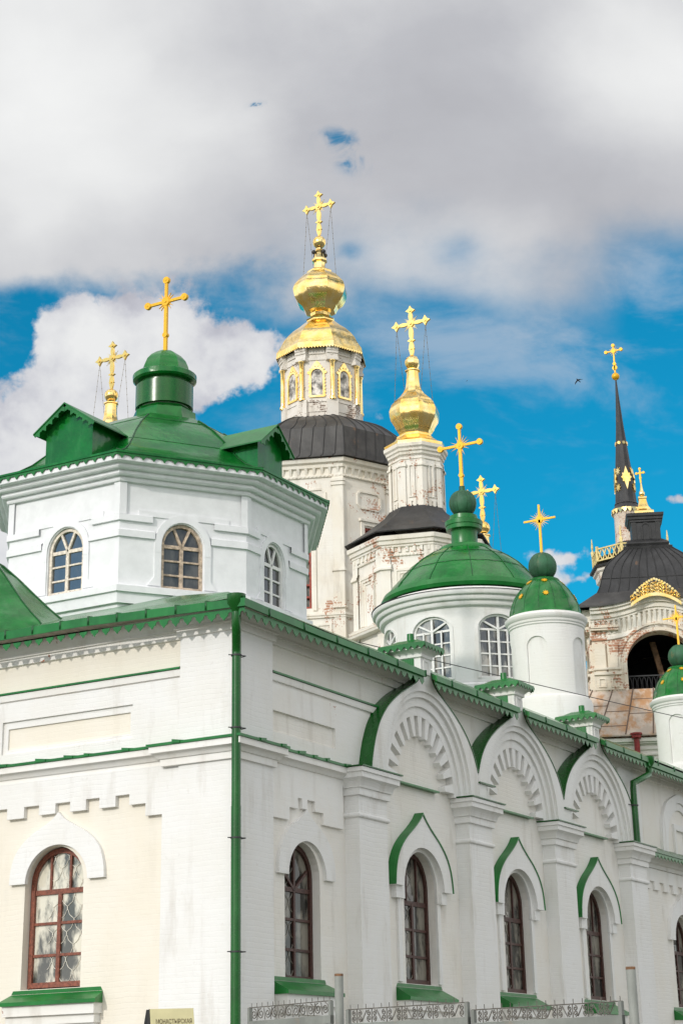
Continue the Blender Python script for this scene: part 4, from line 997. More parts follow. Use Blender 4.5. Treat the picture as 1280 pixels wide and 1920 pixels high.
# octagonal body
AB = 13.0; RW = ca.m(900, 150); b8 = ccw([ca.pt(AB+45*k, RW) for k in range(8)])
FB = [Face(ca, AB-45+45*k, AB+45*k, RW) for k in range(8)]; fl, fr_ = FB[0], FB[1]
zA = fr_.uv(660, 868)[1]; ww = .50; LW = fl.L
ul = fl.uv(584, 1090)[0]-ww; zb0 = fl.uv(584, 1141)[1]; ur = fr_.uv(684, 1000)[0]+ww; zt0 = fr_.uv(690, 990)[1]
def win_u(k): return ul if k == 0 else (ur if k == 1 else LW/2)
mb = MB()
for k, f in enumerate(FB): mb.wall(f.M, 0, f.L, 4, zA+.2, [dict(u=win_u(k), w=ww, b=zb0, s=zt0, r=0)] if k in (0, 1, 2, 7) else [], 0, .25)
mb.build('wall', OLDWALL, cat_, smooth=0)
for k in (0, 1, 2, 7):
    f, u = FB[k], win_u(k)
    mb = MB(); mb.mbox(f.M, u-ww, u+ww, zb0, zt0, -.27, -.25); pn = mb.build('window', G_DIM, cat_, 'tall window behind a red grating')
    mb = MB(); mb.band(f.M, [(u-ww, zb0), (u+ww, zb0), (u+ww, zt0), (u-ww, zt0)], [(u-ww+.09, zb0+.09), (u+ww-.09, zb0+.09), (u+ww-.09, zt0-.09), (u-ww+.09, zt0-.09)], -.24, -.06)
    n_ = 7
    for q in range(1, n_): mb.mbox(f.M, u-ww+.02, u+ww-.02, zb0+(zt0-zb0)*q/n_-.035, zb0+(zt0-zb0)*q/n_+.035, -.22, -.08)
    mb.mbox(f.M, u-.04, u+.04, zb0+.02, zt0-.02, -.23, -.09); mb.build('grating', REDIRON, pn)
    mb = MB(); mb.band(f.M, [(u-ww-.20, zb0-.1), (u-ww-.20, zt0+.22), (u+ww+.20, zt0+.22), (u+ww+.20, zb0-.1)], [(u-ww-.06, zb0-.1), (u-ww-.06, zt0+.06), (u+ww+.06, zt0+.06), (u+ww+.06, zb0-.1)], -.02, .06, False)
    mb.mbox(f.M, u-ww-.28, u+ww+.28, zt0+.22, zt0+.31, -.02, .12); mb.build('window_casing', OLDTRIM, cat_)
mb = MB(); zv = lambda y: fr_.uv(655, y)[1]
for f in FB:
    o_ = fr_.uv(668, 940)[0]; z1, z0 = fr_.uv(690, 923)[1], fr_.uv(690, 957)[1]; L = f.L; u0, u1 = o_, max(L-o_, o_+1.2); k = .16
    P = [(u0+k, z0), (u1-k, z0), (u1, z0+k), (u1, z1-k), (u1-k, z1), (u0+k, z1), (u0, z1-k), (u0, z0+k)]
    Q = [(u0+k+.03, z0+.08), (u1-k-.03, z0+.08), (u1-.08, z0+k+.03), (u1-.08, z1-k-.03), (u1-k-.03, z1-.08), (u0+k+.03, z1-.08), (u0+.08, z1-k-.03), (u0+.08, z0+k+.03)]
    mb.band(f.M, P, Q, -.02, .05)
    zz0, zz1 = zv(1192), zv(1168)
    for (a, b) in ((.5, L/2-.15), (L/2+.15, L-.5)): mb.band(f.M, [(a, zz0), (b, zz0), (b, zz1), (a, zz1)], [(a+.09, zz0+.09), (b-.09, zz0+.09), (b-.09, zz1-.09), (a+.09, zz1-.09)], -.02, .045)
for k in range(8):
    q0, q, q1 = b8[k-1], b8[k], b8[(k+1) % 8]; e0 = (q0-q).normalized(); e1 = (q1-q).normalized()
    mb.skirt([q+e0*.40, q, q+e1*.03], [(-.01, 4), (.055, 4), (.055, zv(880)), (-.01, zv(879))], False)
    for (y1, y0, dd) in ((900, 905, .13), (906, 912, .10), (1068, 1072, .12), (1138, 1141, .15)): mb.skirt([q+e0*.44, q, q+e1*.06], [(-.01, zv(y0)-.02), (dd, zv(y0)), (dd, zv(y1)), (-.01, zv(y1)+.02)], False)
for (y1, y0, dd) in ((1150, 1154, .12), (1154, 1158, .08)): mb.skirt(b8, [(-.01, zv(y0)-.01), (dd, zv(y0)), (dd, zv(y1)), (-.01, zv(y1)+.03)])
mb.build('wall_moulding', OLDTRIM, cat_)
zc0 = fr_.uv(650, 893)[1]; zc1 = fr_.uv(650, 862)[1]; h_ = zc1-zc0
mb = MB(); mb.skirt(b8, [(-.02, zc0-.05), (.06, zc0-.04), (.06, zc0+.05), (.03, zc0+.06), (.03, zc0+h_*.45), (.12, zc0+h_*.5), (.14, zc0+h_*.68), (.26, zc0+h_*.76), (.30, zc0+h_*.98), (-.02, zc1+.02)])
for f in FB:
    n_ = int(f.L/.29)
    for k in range(n_):
        u = f.L*(k+.5)/n_; mb.hexa([f.M(u-.04, zc0+h_*.14, .02), f.M(u+.04, zc0+h_*.14, .02), f.M(u+.04, zc0+h_*.14, .05), f.M(u-.04, zc0+h_*.14, .05)], [f.M(u-.06, zc0+h_*.52, .02), f.M(u+.06, zc0+h_*.52, .02), f.M(u+.06, zc0+h_*.52, .16), f.M(u-.06, zc0+h_*.52, .16)])
    n_ = int(f.L/.15)
    for k in range(n_): u = f.L*(k+.5)/n_; mb.mbox(f.M, u-.045, u+.045, zc0-.02, zc0+.04, .05, .09)
mb.build('cornice', OLDTRIM, cat_)
prf = [(RW+.46, zc1+.02), (RW+.44, zc1+.10)]
sil = [(853, 160), (847, 152.5), (840, 144), (833, 135), (826, 125.5), (819, 113), (812, 97), (806, 81), (803, 71)]
prf += [(ca.m(y, h)*1.025, ca.z(y)) for y, h in sil]
mb = MB(); mb.lathe(ca.x, ca.y, [(RW-.1, prf[0][1]-.01)]+prf, 8, ca.ang(AB)); rf2 = mb.build('roof', BLACKROOF, cat_, smooth=25)
cs = [ca.pt(AB+45*k, 1)-Vector((ca.x, ca.y)) for k in range(8)]; mb = MB()
for k in range(8):
    a, b = cs[k], cs[(k+1) % 8]; n_ = 6
    for j in range(n_):
        t = j/n_; pts = []
        for i, (r, z) in enumerate(prf):
            t2 = t if j == 0 else min(.97, max(.03, t+.10*math.sin(pi*i/(len(prf)-1)*1.3))); dv = a*(1-t2)+b*t2; pts.append((ca.x+dv.x*r, ca.y+dv.y*r, z+.012))
        mb.tube(pts, .020, 4)
inlay(mb, SEAM, rf2)
# octagonal gilded cupola on the body
R8 = ca.m(720, 72.5); p8 = ccw([ca.pt(A1+45*k, R8) for k in range(8)])
zw0, zw1 = ca.z(806), ca.z(680)
mb = MB(); mb.skirt(p8, [(0, zw0-.4), (0, zw1+.3)]); lw = mb.build('cupola_wall', ROTTEN, cat_, smooth=0)
f0 = Face(ca, A1-45, A1, R8); zs0, zs1 = f0.uv(590, 742)[1], f0.uv(590, 692)[1]; zpl = f0.uv(590, 750)[1]; zpt = f0.uv(590, 678)[1]; zfr = f0.uv(590, 658)[1]
for k in range(8):
    f = Face(ca, A1-45+45*k, A1+45*k, R8); u = f.L/2; w = .245
    mb = MB(); mb.prism(f.M, arch_ol(u, w, zs0, zs1-.27, .27, 12), -.02, .012); wi = mb.build('window', simple('cupola_window_board', (.50, .47, .43), .8, 0, .75, 4.0) if k == 0 else bpy.data.materials['cupola_window_board'], cat_)
    mb = MB(); mb.band(f.M, arch_ol(u, w+.075, zs0-.08, zs1-.26, .33, 14), arch_ol(u, w, zs0, zs1-.27, .26, 14), -.02, .06)
    for q in range(7):
        a = pi*(q+.5)/7; x, y = u+(w+.10)*math.cos(a), zs1-.24+(.35)*math.sin(a); disc(mb, f.M, x, y, .045 if q % 2 else .07, -.01, .05, 8)
    mb.prism(f.M, [(u-.16, zs1+.13), (u+.16, zs1+.13), (u+.10, zs1+.27), (u, zs1+.36), (u-.10, zs1+.27)], -.01, .04)
    for q in range(6):
        for s_ in (-1, 1): disc(mb, f.M, u+s_*(w+.08), zs0+(zs1-zs0-.3)*q/6, .036, -.01, .045, 6)
    mb.build('window_frame', GOLD, wi)
    # moulded panel under the window and corner pier with its gilt column
    mb = MB(); mb.mbox(f.M, .24, f.L-.24, zpl-.52, zpl-.12, -.02, .03); mb.mbox(f.M, .0, f.L, zpl-.10, zpl-.02, -.02, .05)
    mb.mbox(f.M, .30, f.L-.30, zfr-.15, zfr+.12, -.02, .05); mb.mbox(f.M, 0, f.L, zpt+.05, zpt+.16, -.02, .04)
    mb.build('wall_moulding', ROTTEN, lw)
    c_ = ca.pt(A1+45*k, R8+.06); mb = MB(); mb.lathe(c_.x, c_.y, [(.0, zpl-.02), (.13, zpl-.02), (.13, zpl+.06), (.095, zpl+.10), (.090, zpt-.12), (.12, zpt-.06), (.13, zpt), (0, zpt)], 16); mb.build('column', GOLD, cat_)
    Mf, L_ = face_map(ca.pt(A1+45*k-7, R8+.03), ca.pt(A1+45*k+7, R8+.03)); mb = MB()
    for (a, b, o_) in ((zw0-.3, zpl-.02, .06), (zpt, zpt+.12, .14), (zpt+.12, zpt+.30, .10), (zpt+.30, zpt+.42, .14), (zpt+.42, zfr+.08, .17), (zfr+.08, zw1+.06, .21)): mb.mbox(Mf, -.02-o_*.15, L_+.02+o_*.15, a, b, -.25, o_)
    mb.build('corner_pier', ROTTEN, lw)
mb = MB(); bt = ca.prof([(679, 84), (670, 83), (661, 77), (654, 73), (646, 69), (636, 61), (626, 51), (617, 39), (609, 30), (606, 25.5), (604, 25.5), (602, 27), (599, 20), (595, 18), (590, 19.5), (587, 28), (584, 30), (580, 32), (577, 34), (571, 42), (562, 47.5), (552, 50), (546, 50.5), (538, 48), (528, 40), (519, 31), (514, 23.5), (512, 24), (510, 22), (507, 11.5), (497, 10), (494, 10.5), (491, 14), (488, 14.3), (486, 11), (480, 9), (476, 8), (472, 9.5), (470, 7), (466, 6)], 1.035)
mb.lathe(ca.x, ca.y, bt, 8, ca.ang(A1)); cu = mb.build('cupola', GOLD, cat_, smooth=22)
mb = MB(); scallop_ring(mb, ccw([ca.pt(A1+45*k, bt[0][0]-.01) for k in range(8)]), bt[0][1]+.03, .10, .12); mb.build('cupola_trim', GOLD, cu)
mb = MB(); q_ = ccw([ca.pt(A1+45*k, bt[0][0]-.05) for k in range(8)]); mb.poly([(p.x, p.y, bt[0][1]+.05) for p in q_]); mb.build('soffit', DARKIN, cu)
mb = MB(); mb.sphere(ca.x, ca.y, ca.z(454.5), ca.m(454, 12.3), 20, 14, 1.03); mb.build('ball', GOLD, cu, smooth=60)
for k in (0, 2, 4, 6):
    c_ = ca.pt(A1+45*k+20, ca.m(475, 13)); mb = MB(); mb.sphere(c_.x, c_.y, ca.z(476), .10, 10, 6); mb.tube([(ca.x, ca.y, ca.z(478)), (c_.x, c_.y, ca.z(476))], .03, 5); mb.build('floodlight', WIRE, cu)
cross_gold(cat_, ca, ca.z(443), ca.z(360), ca.m(380, 22.5)/.87, ca.z(520), ca.m(520, 30))

def gold_turret(ax, yb, s, lower=True, axis_row=None):
    """white octagonal turret with its onion cupola; rows are measured from the ball under the cross"""
    Y = lambda y: yb+(y-680)*s
    P = lambda l, k=1.035: [(ax.m(Y(y), hw*s)*k, ax.z(Y(y))) for y, hw in l]
    a = A1-4
    cup = P([(846, 57), (841, 57.5), (836, 47), (829, 38), (824, 34), (821, 33.5), (818, 29), (814, 30), (810, 33), (806, 35.5), (802, 37), (792, 43.5), (783, 45.5), (774, 46), (762, 41.5), (753, 34), (745, 25), (737, 18.5), (729, 14.5), (718, 12.5), (702, 11.3), (698, 11.5), (697, 14), (695, 14), (694, 8)])
    mb = MB(); mb.lathe(ax.x, ax.y, cup, 8, ax.ang(a)); cu = mb.build('cupola', GOLD, cat_, smooth=22)
    mb = MB(); mb.lathe(ax.x, ax.y, P([(693, 9), (690, 11), (684, 14), (678, 14.2), (672, 11), (668, 6), (666, 2.5)], 1.0), 8, ax.ang(a)) if lower else mb.sphere(ax.x, ax.y, ax.z(Y(680)), ax.m(Y(680), 13.6*s), 18, 12)
    mb.build('ball', GOLD, cu, smooth=30 if lower else 60)
    mb = MB(); scallop_ring(mb, ccw([ax.pt(a+45*k, cup[0][0]-.01) for k in range(8)]), cup[0][1]+.05, .15, .13); mb.build('cupola_trim', GOLD, cu)
    cross_gold(cat_, ax, ax.z(Y(668)), ax.z(Y(576)), ax.m(Y(600), 26.5*s)/.87, ax.z(Y(765)), ax.m(Y(765), 36*s))
    R = ax.m(Y(900), 49.5*s)*1.03; p = ccw([ax.pt(a+45*k, R) for k in range(8)])
    z = lambda y: ax.z(Y(y))
    mb = MB(); mb.skirt(p, [(.0, z(990)), (0, z(850))]); mb.poly([(q.x, q.y, z(850)) for q in p]); w = mb.build('turret_wall', OLDWALL, cat_, smooth=0)
    mb = MB(); mb.skirt(p, [(-.01, z(876)), (.04, z(875)), (.04, z(871)), (.0, z(870)), (0, z(868)), (.06, z(866)), (.07, z(862)), (.12, z(860)), (.13, z(856)), (.19, z(853)), (.20, z(847)), (-.01, z(846))])
    for k in range(8):
        q0, q, q1 = p[k-1], p[k], p[(k+1) % 8]; e0 = (q0-q).normalized(); e1 = (q1-q).normalized(); L = (q1-q).length
        mb.skirt([q+e0*.17, q, q+e1*.17], [(-.01, z(985)), (.05, z(985)), (.05, z(878)), (-.01, z(877))], False); mb.skirt([q+e0*.21, q, q+e1*.21], [(-.01, z(890)), (.10, z(889)), (.10, z(885)), (-.01, z(884))], False)
        M, _ = face_map(q, q1)
        mb.band(M, [(.27, z(946)), (L-.27, z(946)), (L-.27, z(886)), (.27, z(886))], [(.33, z(944)), (L-.33, z(944)), (L-.33, z(888)), (.33, z(888))], -.01, .045)
        mb.band(M, [(.25, z(968)), (L-.25, z(968)), (L-.25, z(951)), (.25, z(951))], [(.36, z(965)), (L-.36, z(965)), (L-.36, z(954)), (.36, z(954))], -.01, .05)
    mb.skirt(p, [(-.01, z(975)), (.10, z(973)), (.10, z(968)), (-.01, z(966))]); mb.build('wall_moulding', OLDTRIM, w)
    if not lower: return
    er = [(1030, 141), (1028, 142), (1020, 128), (1005, 105), (990, 84), (975, 64), (960, 52)]
    pr = [(ax.m(y, h)*1.0, ax.z(y)) for y, h in er]
    mb = MB(); mb.lathe(ax.x, ax.y, pr, 8, ax.ang(a)); q = mb.build('turret_roof', DARKROOF, cat_, smooth=25)
    mb = MB(); RL = ax.m(1050, 124); pl = ccw([ax.pt(a+45*k, RL) for k in range(8)])
    mb.skirt(pl, [(0, 4), (0, ax.z(1032))]); lo = mb.build('turret_wall', OLDWALL, cat_, smooth=0)
    zt = ax.z(1035); zb = ax.z(1072); h = zt-zb
    mb = MB(); mb.skirt(pl, [(-.01, zb-.02), (.05, zb), (.05, zb+h*.06), (.02, zb+h*.07), (.02, zb+h*.40), (.10, zb+h*.44), (.10, zb+h*.54), (.16, zb+h*.56), (.18, zb+h*.72), (.24, zb+h*.76), (.26, zb+h*.96), (-.01, zt)])
    for k in range(8):
        q1, q2 = pl[k], pl[(k+1) % 8]; M, L = face_map(q1, q2); e0 = (pl[k-1]-q1).normalized(); e1 = (q2-q1).normalized(); n_ = int(L/.26)
        for j in range(n_): u = L*(j+.5)/n_; mb.mbox(M, u-.05, u+.05, zb+h*.18, zb+h*.42, .0, .09)
        n_ = int(L/.13)
        for j in range(n_): u = L*(j+.5)/n_; mb.mbox(M, u-.04, u+.04, zb+h*.0, zb+h*.08, .03, .08)
        mb.skirt([q1+e0*.32, q1, q1+e1*.32], [(-.01, 4), (.07, 4), (.07, zb+h*.95), (-.01, zb+h*.97)], False)
        mb.skirt([q1+e0*.36, q1, q1+e1*.36], [(.0, ax.z(1098)), (.15, ax.z(1096)), (.15, ax.z(1092)), (.11, ax.z(1090)), (.11, ax.z(1087)), (0, ax.z(1085))], False)
        z1, z0 = ax.z(1095), ax.z(1185)
        for (i_, dd) in ((.0, .10), (.10, .07), (.20, .03)): mb.band(M, [(.46+i_, z0), (.46+i_, z1-i_), (L-.46-i_, z1-i_), (L-.46-i_, z0)], [(.56+i_, z0), (.56+i_, z1-.1-i_), (L-.56-i_, z1-.1-i_), (L-.56-i_, z0)], -.01, dd, False)
    for (y, o_) in ((1188, .10), (1192, .22), (1200, .30)): mb.skirt(pl, [(-.01, ax.z(y+5)), (o_, ax.z(y+4)), (o_+.03, ax.z(y)), (-.01, ax.z(y-1))])
    mb.build('wall_moulding', OLDTRIM, lo)
gold_turret(Axis(at_depth(783, 960, 68)), 680, 1.0)
gold_turret(Axis(at_depth(209, 745, 75)), 742, .96, False)
gold_turret(Axis(at_depth(905.5, 990, 78)), 990, .93, False)

# ------------------------------------------------------------------ bell tower
ba = Axis(at_depth(1226, 1200, 62)); BN = 4.0
bt_ = thing('bell_tower', 'old bell tower with open arch, swelling black roof, dark lantern and gilt crest', 'bell tower', (ba.x, ba.y, GZ))
hwB = ba.m(1200, 121); RB = hwB*math.sqrt(2)
fF = Face(ba, BN-45, BN+45, RB); fS = Face(ba, BN-135, BN-45, RB); fR = Face(ba, BN+45, BN+135, RB); fK = Face(ba, BN+135, BN+225, RB)
LB = fF.L; uc = LB/2
ztop = fF.uv(1120, 1168)[1]; z0 = fF.uv(1150, 1310)[1]-1.5; aw = LB/2-fF.uv(1175, 1250)[0]; za = fF.uv(1230, 1183)[1]; zsp = za-aw*.98; zbt = fF.uv(1180, 1300)[1]
mb = MB()
for f in (fF, fS, fR, fK): mb.wall(f.M, 0, LB, z0, ztop+.1, [dict(u=uc, w=aw, b=zbt, s=zsp, r=aw*.98)], 0, .55, na=24)
bw = mb.build('wall', BELLWALL, bt_, smooth=0)
mb = MB()
gx = lambda u: .36*math.exp(-((u-uc)/(LB*.24))**2)
us = [LB*k/48 for k in range(49)]
for f in (fF,):
    for (a, b, o_) in ((-.02, .62, .012), (.62, .70, .10), (.70, .86, .16), (.86, .98, .26), (.98, 1.10, .34)):
        mb.band(f.M, [(u, ztop-.62+gx(u)+b) for u in us], [(u, ztop-.62+gx(u)+a) for u in us], -.3, o_, False)
    n_ = 26
    for k in range(n_):
        u = LB*(k+.5)/n_; v = ztop-.62+gx(u); mb.hexa([f.M(u-.045, v+.18, 0), f.M(u+.045, v+.18, 0), f.M(u+.045, v+.18, .04), f.M(u-.045, v+.18, .04)], [f.M(u-.045, v+.60, 0), f.M(u+.045, v+.60, 0), f.M(u+.045, v+.60, .15), f.M(u-.045, v+.60, .15)])
    mb.band(f.M, [(u, ztop-.62+gx(u)+.10) for u in us], [(u, ztop-.62+gx(u)-.0) for u in us], -.02, .06, False)
for f in (fS, fR, fK):
    mb.mbox(f.M, 0, LB, ztop-.55, ztop+.05, -.02, .05); mb.mbox(f.M, 0, LB, ztop+.05, ztop+.45, -.02, .25)
mb.build('cornice', OLDTRIM, bt_)
mb = MB()
for f in (fF, fS, fR):
    for s_ in (0, 1):
        e0 = .06; 
        for j in (0, 1):
            a = e0+j*.42; u0, u1 = (a, a+.36) if s_ == 0 else (LB-a-.36, LB-a)
            mb.mbox(f.M, u0, u1, z0, ztop-.72, -.02, .10)
        u0, u1 = (.0, .90) if s_ == 0 else (LB-.90, LB)
        zz = lambda y: fF.uv(1120, y)[1]
        for (y1, y0, dd) in ((1175, 1180, .20), (1181, 1184, .17), (1254, 1258, .17), (1263, 1268, .20)): mb.mbox(f.M, u0, u1, zz(y0), zz(y1), -.02, dd)
        mb.mbox(f.M, u0, u1, zz(1296), zz(1268), -.02, .13)
        for j in (0, 1): a = u0+.12+j*.42; mb.band(f.M, [(a, zz(1291)), (a+.26, zz(1291)), (a+.26, zz(1274)), (a, zz(1274))], [(a+.05, zz(1289)), (a+.21, zz(1289)), (a+.21, zz(1276)), (a+.05, zz(1276))], .12, .17)
    for (ra, rb_, dd) in ((.30, .22, .10), (.22, .12, .06), (.12, .0, .09)):
        mb.band(f.M, arch_ol(uc, aw+ra, zbt, zsp, aw*.98+ra, 28), arch_ol(uc, aw+rb_, zbt, zsp, aw*.98+rb_, 28), -.02, dd, False)
mb.build('wall_moulding', BELLWALL, bw)
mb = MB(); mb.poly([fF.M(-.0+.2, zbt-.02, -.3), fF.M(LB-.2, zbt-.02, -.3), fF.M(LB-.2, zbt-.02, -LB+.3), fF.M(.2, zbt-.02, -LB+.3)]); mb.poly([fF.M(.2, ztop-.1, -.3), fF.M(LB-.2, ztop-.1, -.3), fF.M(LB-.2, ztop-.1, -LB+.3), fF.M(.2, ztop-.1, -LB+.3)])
mb.mbox(fF.M, .2, LB-.2, zbt, ztop-.1, -LB+.3, -LB+.5); mb.mbox(fF.M, LB-.5, LB-.3, zbt, ztop-.1, -LB+.5, -.6); mb.mbox(fF.M, .62, .7, zbt, ztop-.1, -LB+.5, -1.9); mb.build('inner_shade', DARKIN, bt_)  # near-black sheets inside the arches, the belfry's shade put into their colour
mb = MB(); mb.hexa([fF.M(uc+.18, zbt, -1.6), fF.M(uc+.36, zbt, -1.6), fF.M(uc+.36, zbt, -1.4), fF.M(uc+.18, zbt, -1.4)], [fF.M(uc-.22, ztop-.4, -1.6), fF.M(uc-.04, ztop-.4, -1.6), fF.M(uc-.04, ztop-.4, -1.4), fF.M(uc-.22, ztop-.4, -1.4)]); mb.build('timber_post', OLDWOOD, bt_)
mb = MB(); mb.mbox(fF.M, uc-aw, uc+aw, zbt+.62, zbt+.66, -.42, -.38); mb.mbox(fF.M, uc-aw, uc+aw, zbt+.06, zbt+.10, -.42, -.38); k = 0
while k < 14: u = uc-aw+.07+k*.155; mb.tube([fF.M(u+.06*math.cos(2*pi*q/12), zbt+.36+.24*math.sin(2*pi*q/12), -.40) for q in range(13)], .012, 4); k += 1
mb.build('railing', WIRE, bt_)
# roof with the eave lifting over the arch
sil = [(1137, 112, ), (1128, 107), (1118, 102.5), (1106, 99), (1095, 95.5), (1084, 90), (1073, 82), (1062, 71), (1052, 60), (1044, 51), (1038, 45)]
pr = [(ba.m(y, h)/1.07*math.sqrt(2), ba.z(y)) for y, h in sil]
mb = MB(); mb.lathe(ba.x, ba.y, pr, 4, ba.ang(BN+45)); br_ = mb.build('roof', DARKROOF, bt_, smooth=28)
mb = MB()
for f, wavy in ((fF, 1), (fS, 0), (fR, 0), (fK, 0)):
    N_ = 32; ed = []; inn = []
    for k in range(N_+1):
        t = k/N_; u = -.42+(LB+.84)*t; g_ = gx(u) if wavy else 0
        ed.append(f.M(u, ztop+.50+g_-(0.62-.62), .42)); q = pr[0][0]/math.sqrt(2); h2 = LB/2
        inn.append(f.M(h2-q+2*q*t, pr[0][1]+.06+g_*.25, q-h2))
    e2 = [(p[0], p[1], p[2]-.06) for p in ed]
    mb.grid([e2, ed, inn])
mb.build('eave', BLACKROOF, br_, smooth=40)
mb = MB(); cs = [ba.pt(BN+45+90*k, 1)-Vector((ba.x, ba.y)) for k in range(4)]
for k in range(4):
    a, b = cs[k], cs[(k+1) % 4]
    for j in range(11):
        t = j/11; dv = a*(1-t)+b*t; mb.tube([(ba.x+dv.x*r, ba.y+dv.y*r, z+.012) for r, z in pr], .02, 4)
r, z = pr[3]; mb.tube([(ba.x+cs[k % 4].x*r, ba.y+cs[k % 4].y*r, z+.01) for k in range(5)], .015, 4); inlay(mb, SEAM, br_)
def sq(ax, l): return [(ax.m(y, h)*math.sqrt(2), ax.z(y)) for y, h in l]
mb = MB(); mb.lathe(ba.x, ba.y, sq(ba, [(1040, 44), (1036, 45), (1033, 38), (1029, 40), (1026, 38), (1020, 30), (1018, 26.5), (988, 26.5), (986, 29), (983, 29), (982, 31.5), (978, 32), (976, 34), (971, 34.5), (969, 22)]), 4, ba.ang(BN+45)); lt = mb.build('lantern', DARKROOF, bt_, smooth=15)
Ml = Face(ba, BN-45, BN+45, ba.m(1005, 26.5)*math.sqrt(2)); mb = MB(); mb.band(Ml.M, arch_ol(Ml.L/2, .17, ba.z(1018), ba.z(996), .17), arch_ol(Ml.L/2, .12, ba.z(1018), ba.z(996), .12), -.01, .03, False)
for s_ in (0, 1): u = 0 if s_ == 0 else Ml.L-.16; mb.mbox(Ml.M, u, u+.16, ba.z(1019), ba.z(986), -.01, .03)
mb.build('lantern_moulding', SEAM, lt)
mb = MB(); mb.lathe(ba.x, ba.y, sq(ba, [(969, 17), (967, 18), (962, 18), (959, 13.5), (952, 9.5), (944, 7.5), (937, 6.2), (936, 7.8), (933, 7.8), (932, 4)]), 4, ba.ang(BN+45)); mb.sphere(ba.x, ba.y, ba.z(926), ba.m(926, 5.6), 16, 10, 1.15); mb.lathe(ba.x, ba.y, ba.prof([(922, 3.4), (915, 2.2), (905, 1.0), (898, .9)]), 10); cp_ = mb.build('lantern_spire', GOLD, bt_, smooth=30)
e_ = (Vector((0, -1))); Mx = lambda u, v, d: (ba.x-d, ba.y-u, v); mb = MB(); zt = ba.z(879); zc_ = ba.z(887); a_ = ba.m(887, 6.2)/.87
mb.mbox(Mx, -.025, .025, ba.z(905), zt, -.02, .02); mb.mbox(Mx, -a_, a_, zc_-.025, zc_+.025, -.018, .018)
for (u, v) in ((-a_, zc_), (a_, zc_), (0, zt), (0, ba.z(896))): disc(mb, Mx, u, v, .045, -.025, .025, 8)
mb.build('cross', GOLDP, bt_)
# gilt crest along the raised eave
cu_, cv = fF.uv(1228, 1128); cz = ztop+.46+.30; mb = MB(); Wc = .82; n_ = 20
cx_ = uc-.03
arc = [(cx_+Wc*(2*k/n_-1), cz-.02-.34*(abs(2*k/n_-1))**2.0) for k in range(n_+1)]
mb.band(fF.M, [(u, v+.09) for u, v in arc], [(u, v-.02) for u, v in arc], .40, .47, False)
for k in range(1, n_):
    u, v = arc[k]; t = 1-abs(2*k/n_-1); hh = .12+.34*t**.7
    for j in range(1+int(hh/.15)):
        r = .068; c2 = v+.13+j*.12
        mb.tube([fF.M(u+r*math.cos(2*pi*q/9+k), c2+r*math.sin(2*pi*q/9+k), .435+.012*math.sin(q)) for q in range(9)], .020, 4)
    disc(mb, fF.M, u, v+.10+hh, .045, .42, .45, 6)
mb.build('gilt_crest', GOLD, bt_)
# zinc skirt roof and the wall under it
def dz(px, py, d): 
    p = fF.p+Vector(fF.n)*d; w = on_vplane(px, py, p, fF.n); return w.z
D1 = 1.35; zr1 = fF.uv(1180, 1293)[1]; zr0 = dz(1180, 1377, D1); e1 = 1.0
mb = MB(); P = [[fF.M(-e1+.25, zr1, .06), fF.M(LB+e1-.25, zr1, .06)], [fF.M(-e1-.8, zr0, D1), fF.M(LB+e1+.6, zr0, D1)], [fF.M(-e1-.8, zr0-.05, D1), fF.M(LB+e1+.6, zr0-.05, D1)]]
mb.grid(P); mb.poly([fF.M(-e1+.25, zr1, .06), fF.M(-e1-.8, zr0, D1), fF.M(-e1-.8, zr0, -LB), fF.M(-e1+.25, zr1, -LB)]); zr = mb.build('skirt_roof', RUSTROOF, bt_, smooth=0)
mb = MB()
for k in range(10):
    t = k/9; a = Vector(fF.M(-e1+.25+(LB+2*e1-.5)*t, zr1, .06)); b = Vector(fF.M(-e1-.8+(LB+2*e1+1.4)*t, zr0, D1)); mb.tube([a+Vector((0, 0, .015)), b+Vector((0, 0, .015))], .022, 4)
    if k < 9:
        for q in (.36, .68):
            s2 = (k+1)/9; a2 = Vector(fF.M(-e1+.25+(LB+2*e1-.5)*s2, zr1, .06)); b2 = Vector(fF.M(-e1-.8+(LB+2*e1+1.4)*s2, zr0, D1)); qq = q+.13*((k*7) % 3-1); mb.tube([a.lerp(b, qq)+Vector((0, 0, .008)), a2.lerp(b2, qq)+Vector((0, 0, .008))], .011, 4)
inlay(mb, simple('zinc_seam', (.16, .11, .08), .6), zr)
mb = MB(); mb.mbox(fF.M, -e1-.7, LB+e1+.5, GZ, zr0-.06, .3, D1-.22)
for (a, b, o_) in ((.05, .16, .16), (.16, .22, .10), (.34, .40, .05), (.52, .58, .06), (.62, .70, .03)): mb.mbox(fF.M, -e1-.72, LB+e1+.52, zr0-.06-b, zr0-.06-a, .3, D1-.22+o_)
mb.build('lower_wall', OLDWALL, bt_)
pz = dz(1192, 1378, D1+.05); pu = None
w = on_vplane(1192, 1380, fF.p+Vector(fF.n)*(D1+.0), fF.n); mb = MB(); mb.lathe(w.x, w.y, [(.08, w.z-.30), (.085, w.z-.10), (.15, w.z-.06), (.15, w.z+.03), (.19, w.z+.04), (.19, w.z+.09), (.13, w.z+.09)], 16); mb.tube([(w.x, w.y, w.z-.2), (w.x, w.y, GZ)], .09, 12); mb.build('downpipe', REDPIPE, bt_, 'red downpipe')

